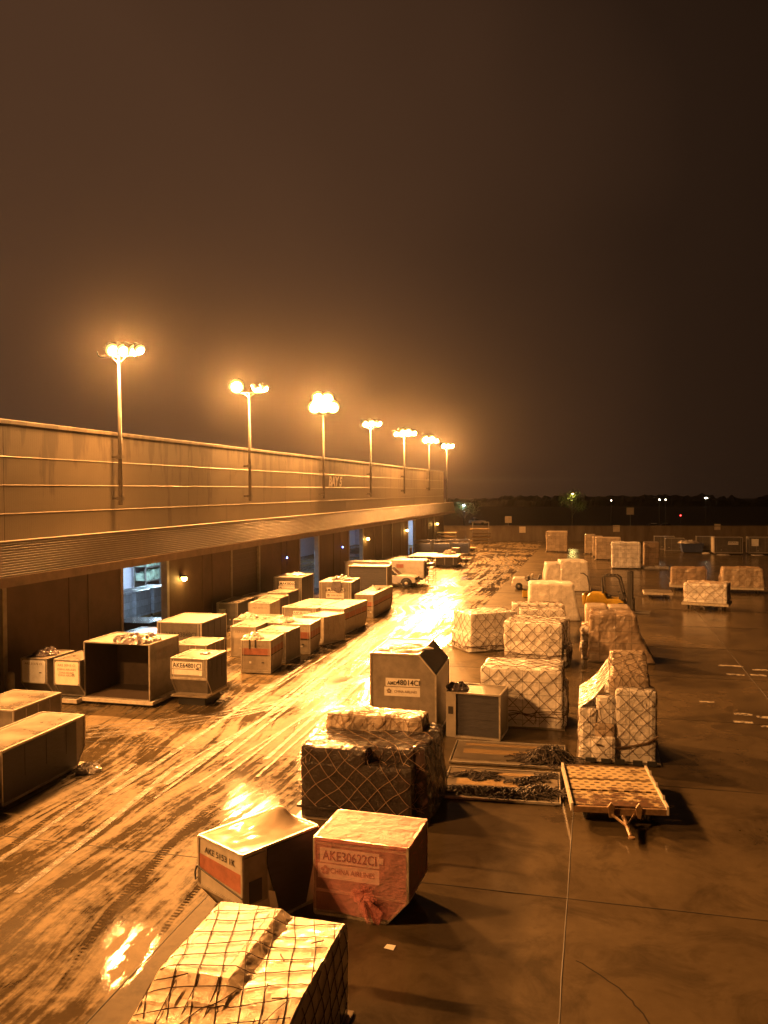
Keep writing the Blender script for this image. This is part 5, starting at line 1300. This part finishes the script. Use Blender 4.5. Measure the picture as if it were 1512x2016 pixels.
scrap('pale film heaped over the rim of the blue waste bin', 12.9, 125.4, 1.36, 1.2, .55, 'plastic_scrap', 21, sx=1.2)
scrap('small white film bundle between the blue bin and the open container', 14.9, 123.6, .012, .5, .25, 'plastic_scrap', 22)
scrap('white film strewn at the foot of the open container with the bright side', 16.9, 121.6, .012, .9, .12, 'plastic_scrap', 23)
scrap('white film strewn at the foot of the container with the poster', 21.3, 122.0, .012, .9, .12, 'plastic_scrap', 24)

# ------------------------------------------------------------------ vehicles
def wheel(t, x, y, r, w, n=20, hub='white_paint'):
    o = MB().lathe([(r * .55, -w / 2), (r * .92, -w / 2), (r, -w * .3), (r, w * .3), (r * .92, w / 2), (r * .55, w / 2)], (x, y, r), n, 'y').build('wheel', M_['dark'], t, smooth=True)
    MB().lathe([(r * .12, -w / 2 - .02), (r * .5, -w / 2 + .01), (r * .5, w / 2 - .01), (r * .12, w / 2 + .02)], (x, y, r), 14, 'y').build('rim', M_[hub], o, smooth=True)
t = thing('pickup_truck', 'white pickup truck with a dark wheel arch, parked behind the largest container', 'pickup', (-18.6, 76.6, 0), R(0))
# x forward (+X), -y side faces the viewer
MB().prism([(-2.7, .55), (-2.75, 1.05), (-.95, 1.08), (.75, 1.12), (2.05, 1.08), (2.45, .95), (2.5, .5), (2.35, .42), (-2.6, .42)], 'y', -.92, .92).build('body', M_['car_white'], t, bev=.07)
MB().prism([(-.95, 1.09), (-.80, 1.72), (.05, 1.78), (.85, 1.13)], 'y', -.78, .78).build('cabin_glass', M_['glass'], t, bev=.04)
MB().prism([(-.85, 1.71), (-.8, 1.80), (.05, 1.84), (.12, 1.76)], 'y', -.76, .76).build('roof', M_['car_white'], t, bev=.02)
for sy in (-1, 1):
    MB().beam((.85, sy * .76, 1.12), (.06, sy * .74, 1.78), .09).beam((-.93, sy * .76, 1.1), (-.8, sy * .74, 1.75), .12).build('pillar', M_['car_white'], t)
    MB().box(.45, .62, sy * .95 - .14, sy * .95 + .14, 1.15, 1.36).build('wing_mirror', M_['dark'], t, bev=.03)
    MB().box(2.40, 2.515, sy * .66 - .2, sy * .66 + .2, .72, .92).build('headlight', M_['glass'], t, bev=.02)
    MB().prism([(1.62 + .56 * math.cos(a), .40 + .52 * math.sin(a)) for a in [math.pi * i / 12 for i in range(13)]], 'y', sy * .93 - .012, sy * .93 + .012).build('wheel_arch', M_['dark'], t)
    for sx in (-1.65, 1.62): wheel(t, sx, sy * .88, .40, .26)
MB().box(2.47, 2.56, -.9, .9, .42, .58).build('bumper', M_['steel'], t, bev=.03)
MB().box(2.47, 2.52, -.42, .42, .66, .9).build('grille', M_['dark'], t)
t = thing('box_vehicle', 'long white boxy ground vehicle with a small red sign on its side, behind the pickup', 'vehicle', (-23.7, 78.1, 0), 0)
MB().box(0, 4.6, 0, 2.2, .75, 2.10).build('front_body', M_['car_white'], t, bev=.08)
MB().box(4.64, 7.9, .05, 2.15, .62, 2.36).build('rear_body', M_['car_white'], t, bev=.10)
MB().box(-.05, 4.6, -.03, .02, 2.05, 2.14).build('gutter', M_['rail'], t)
MB().box(5.2, 5.9, .026, .046, 1.6, 1.95).build('red_sign', M_['stripe'], t, bev=.004)
MB().box(7.905, 7.93, .3, 1.9, .8, 2.1).build('end_shade_panel', M_['alu_dark'], t)  # grey sheet that paints shade onto the right end
MB().box(.3, 7.7, .2, 2.0, .45, .74).build('chassis', M_['dark_steel'], t)
for sx in (1.2, 6.4):
    for sy in (.15, 2.05): wheel(t, sx, sy, .42, .26)
t = thing('ladder_stand', 'dark steel step frame at the end of the white boxy vehicle', 'ladder', (-15.75, 78.6, 0), 0)
mb = MB()
for (px, py) in ((0, 0), (.75, 0), (0, 1.4), (.75, 1.4)): mb.beam((px, py, 0), (px, py, 2.25), .055)
for z in (.4, .8, 1.2, 1.6, 2.0, 2.25): mb.beam((0, 0, z), (.75, 0, z), .045).beam((0, 1.4, z), (.75, 1.4, z), .045)
mb.beam((0, 0, 2.25), (0, 1.4, 2.25), .05).beam((.75, 0, 2.25), (.75, 1.4, 2.25), .05); mb.build('frame', M_['dark_steel'], t)
mb = MB()
for z in (.42, .82, 1.22, 1.62, 2.02): mb.box(.05, .7, .1, .5, z, z + .03)
mb.build('tread', M_['steel'], t)
# forklift, facing right
t = thing('forklift', 'yellow forklift facing right with an open black overhead guard and dark mast', 'forklift', (-.7, 63.2, 0), R(-8))
MB().prism([(0, .45), (.05, 1.15), (.35, 1.42), (1.35, 1.40), (1.55, 1.05), (2.5, 1.02), (2.75, .85), (2.75, .4), (.6, .35)], 'y', 0, 1.45).build('body', M_['yellow'], t, bev=.08)
MB().prism([(-.22, .5), (-.28, 1.2), (-.12, 1.38), (.04, 1.25), (0, .5)], 'y', .1, 1.35).build('counterweight', M_['yellow'], t, bev=.08)
gd = MB()
for sy in (.12, 1.33):
    gd.tube([(1.25, sy, 1.38), (1.18, sy, 2.55), (1.30, sy, 2.68), (2.15, sy, 2.70), (2.38, sy, 2.52), (2.75, sy, 1.0)], .065, 8)
for q in (1.35, 1.6, 1.85, 2.1): gd.beam((q, .12, 2.70), (q, 1.33, 2.70), .05)
gd.build('overhead_guard', M_['dark_steel'], t)
MB().box(1.25, 1.75, .4, 1.05, 1.10, 1.28).prism([(1.15, 1.2), (1.3, 1.2), (1.2, 1.85), (1.08, 1.82)], 'y', .42, 1.03).build('seat', M_['dark'], t, bev=.05)
MB().tube([(2.5, .72, 1.0), (2.25, .72, 1.5)], .04, 8).lathe([(.16, 0), (.19, .015), (.16, .03)], (2.22, .72, 1.5), 16).build('steering_wheel', M_['dark'], t)
MB().box(2.35, 2.65, .2, 1.25, .9, 1.45).build('dash', M_['dark_steel'], t, bev=.04)
ms = MB()
for sy in (.28, 1.17): ms.box(2.95, 3.15, sy - .09, sy + .09, .08, 3.05).box(3.16, 3.30, sy - .07 + .0, sy + .07, .10, 3.0)
ms.box(2.96, 3.12, .38, 1.07, 2.88, 3.02).box(2.96, 3.12, .38, 1.07, 1.5, 1.62).box(2.97, 3.1, .5, .95, .3, 2.87); ms.build('mast', M_['dark_steel'], t)
MB().box(3.31, 3.36, .0, 1.45, .3, 1.05).build('carriage', M_['dark_steel'], t)
for sy in (.3, 1.0): MB().box(3.361, 4.5, sy, sy + .14, .07, .12).box(3.361, 3.41, sy, sy + .14, .121, .9).build('fork', M_['steel'], t)
for (sx, r) in ((.45, .33), (2.55, .40)):
    for sy in (.08, 1.37): wheel(t, sx, sy, r, .26, hub='yellow')
MB().tube([(.12, 1.2, 1.35), (.10, 1.2, 1.9), (-.02, 1.2, 2.5), (-.3, 1.2, 2.72), (-.55, 1.2, 2.74)], .05, 8).build('exhaust_pipe', M_['dark_steel'], t, smooth=True)
# white tug
t = thing('baggage_tug', 'low white tug with black seats and a dark wheel, left of the sheet covered loads', 'tug', (-7.2, 75.9, 0), R(4))
MB().prism([(0, .38), (0, .98), (.15, 1.08), (1.05, 1.10), (1.25, .78), (2.5, .74), (2.6, .35)], 'y', 0, 1.45).build('body', M_['car_white'], t, bev=.06)
MB().box(-.12, 0, .05, 1.4, .35, .62).build('bumper', M_['shell2'], t, bev=.03)
MB().box(1.25, 2.45, .1, 1.35, .76, .95).prism([(2.2, .9), (2.42, .9), (2.5, 1.35), (2.36, 1.38)], 'y', .15, 1.3).box(1.3, 1.5, .2, 1.25, .95, 1.25).build('seat', M_['dark'], t, bev=.05)
MB().lathe([(.02, .28), (.12, .24), (.16, .12), (.15, .02), (.05, 0)], (1.75, .85, 1.15), 14).tube([(1.75, .85, .9), (1.75, .85, 1.2)], .05, 8).build('beacon', M_['shell2'], t, smooth=True)
for sx in (.55, 2.1):
    for sy in (.05, 1.4): wheel(t, sx, sy, .33, .22, hub='steel')
for sy in (.25, 1.2): MB().lathe([(.02, -.03), (.11, -.01), (.11, .03)], (-.01, sy, .8), 12, 'x').build('headlight', M_['placard'], t)
t = thing('wheel_chock_crate', 'small yellow crate on the ground before the white tug', 'crate', (-5.9, 70.6, 0), R(6))
MB().box(0, 1.2, 0, .8, .06, .14).box(0, .06, 0, .8, .141, .5).box(1.14, 1.2, 0, .8, .141, .5).box(.061, 1.139, 0, .05, .141, .5).box(.061, 1.139, .75, .8, .141, .5).build('body', M_['yellow'], t, bev=.01)
MB().box(0, .15, .05, .75, 0, .059).box(1.05, 1.2, .05, .75, 0, .059).build('skid', M_['wood'], t)

# ------------------------------------------------------------------ equipment at the far end of the left side
def flat_stack(lab, x, y, yaw, w, d, zs, top='white_paint'):
    t = thing('dolly_stack', lab, 'dolly', (x, y, 0), R(yaw), 'stacked dollies and racks at the far end')
    MB().box(0, w, 0, d, .25, zs - .12).build('dark_base', M_['dark_steel'], t, bev=.03)
    MB().box(-.1, w + .1, -.1, d + .1, zs - .11, zs).build('deck', M_[top], t, bev=.02)
    mb = MB()
    for q in (.3, w - .5):
        for s_ in (.1, d - .2): mb.lathe([(.1, -.08), (.25, -.07), (.25, .07), (.1, .08)], (q, s_, .25), 12, 'y')
    mb.build('wheels', M_['dark'], t)
    e = MB()
    for q in (.4, w * .5, w - .5): e.box(q, q + .08, -.06, 0, .3, zs - .13)
    e.build('rib', M_['steel'], t)
    return t
flat_stack('flat dolly with a white deck nearest the white boxy vehicle, right one', -18.6, 96.5, 4, 3.0, 4.6, 1.25)
flat_stack('long flat dolly with a white deck beside the mesh cages', -21.4, 97.5, 2, 2.4, 5.5, 1.2)
flat_stack('dark low dolly against the terminal wall, left of the white decked ones', -24.2, 93.5, 0, 2.2, 5.0, 1.0, 'dark_steel')
scrap('pale film bundle on the white decked dolly beside the cages', -17.2, 100.5, 1.26, .8, .6, 'plastic_scrap', 31)
t = thing('guard_rail', 'pale tubular hand rail frame left of the white decked dollies', 'rail', (-21.8, 93.0, 0), 0)
mb = MB()
for q in (0, .9, 1.8): mb.tube([(q, 0, 0), (q, 0, 1.5)], .04, 6)
for z in (.8, 1.5): mb.tube([(0, 0, z), (1.8, 0, z)], .04, 6)
mb.build('rail_frame', M_['white_paint'], t); MB().box(0, 1.8, .02, 1.2, .78, .82).build('step', M_['white_paint'], t)
M_['mesh_blue'] = plain('blue_grey_mesh', (.13, .14, .20), .5, .3, .3, 4.0)
for i, (x, y, w) in enumerate(((-24.3, 113.2, 2.3), (-21.9, 114.2, 2.4), (-19.4, 115.2, 2.4))):
    t = thing('mesh_cage', ['mesh sided cage trolley against the terminal wall, left of three', 'mesh sided cage trolley in the middle of three', 'mesh sided cage trolley at the right end of three'][i], 'cage', (x, y, 0), R(4), 'mesh cages at the far end')
    fr = MB()
    for a in (0, w):
        for c in (0, 1.6): fr.beam((a, c, .1), (a, c, 2.1), .07)
    for z in (.25, 2.08):
        fr.beam((0, 0, z), (w, 0, z), .07).beam((0, 1.6, z), (w, 1.6, z), .07).beam((0, 0, z), (0, 1.6, z), .07).beam((w, 0, z), (w, 1.6, z), .07)
    fr.build('cage_frame', M_['mesh_blue'], t)
    g = MB()
    for k in range(1, 14): g.beam((w * k / 14, 0, .25), (w * k / 14, 0, 2.05), .022)
    for k in range(1, 9): g.beam((0, 0, .25 + 1.8 * k / 9), (w, 0, .25 + 1.8 * k / 9), .022)
    for k in range(1, 9): g.beam((w, 1.6 * k / 9, .25), (w, 1.6 * k / 9, 2.05), .022)
    g.build('mesh_panel', M_['mesh_blue'], t)
    MB().box(.03, w - .03, .04, 1.56, .24, .29).box(.1, w - .1, .5, 1.5, .291, 1.6).build('stacked_bins', M_['blue'], t)
    MB().box(0, .12, .2, .34, 0, .12).box(w - .12, w, .2, .34, 0, .12).box(0, .12, 1.2, 1.34, 0, .12).box(w - .12, w, 1.2, 1.34, 0, .12).build('castors', M_['dark'], t)
tag(MB().box(0, .9, 0, 1.1, .01, 1.7).box(.08, .82, -.03, -.001, .2, 1.6).build('grey_cabinet', M_['alu_dark'], None, loc=(-17.6, 105.0, 0), bev=.02), 'grey cabinet standing at the right end before the mesh cages', 'cabinet')
def plank_rack(lab, x, y, w, d, levels, top):
    t = thing('plank_rack', lab, 'rack', (x, y, 0), R(5), 'racks of flat boards near the boundary wall')
    mb = MB()
    for a in (.25, w - .25):
        for c in (.1, d - .1): mb.beam((a, c, 0), (a, c, top), .09)
    if top > levels[-1] + .5: mb.beam((.25, .1, top), (w - .25, .1, top), .08).beam((.25, d - .1, top), (w - .25, d - .1, top), .08).beam((.25, .1, top), (.25, d - .1, top), .08).beam((w - .25, .1, top), (w - .25, d - .1, top), .08)
    for i, z in enumerate(levels): mb.beam((.2, .1, z - .05), (w - .2, .1, z - .05), .07)
    mb.build('rack_frame', M_['steel'], t)
    for i, z in enumerate(levels):
        q = rnd.uniform(-.25, .25); MB().box(q, w + q * .6, -.1 - rnd.random() * .2, d, z, z + rnd.uniform(.10, .2)).build('board', M_['wood'], t, bev=.01)
plank_rack('rack of flat yellow boards with a railed top, right one near the boundary wall', -20.3, 140.3, 3.2, 1.6, (.35, 1.0, 1.55, 2.3), 3.6)
plank_rack('rack of flat yellow boards beside the terminal end, left one', -24.2, 131, 3.0, 1.6, (.6, 1.1, 1.6, 2.2), 2.3)
flat_stack('small low dolly on the ground before the right board rack', -18.6, 122.0, 10, 1.6, 1.6, .55, 'wood')
flat_stack('tiny low dolly on the lane before the grey cabinet', -16.6, 103.5, 5, 1.5, .8, .45, 'dark_steel')

# ------------------------------------------------------------------ thin mist lit by the floodlights
HAZE_D = 0.00008
mt = bpy.data.materials.new('mist'); mt.use_nodes = True; nt = mt.node_tree
for n_ in list(nt.nodes):
    if n_.type == 'BSDF_PRINCIPLED': nt.nodes.remove(n_)
pv = nt.nodes.new('ShaderNodeVolumePrincipled'); pv.inputs['Density'].default_value = HAZE_D; pv.inputs['Anisotropy'].default_value = .92
pv.inputs['Color'].default_value = (.9, .88, .85, 1)
nt.links.new(pv.outputs[0], nt.nodes['Material Output'].inputs['Volume'])
hz = MB().box(-430, 480, -70, 910, -1, 20).build('haze', mt); hz['kind'] = 'stuff'
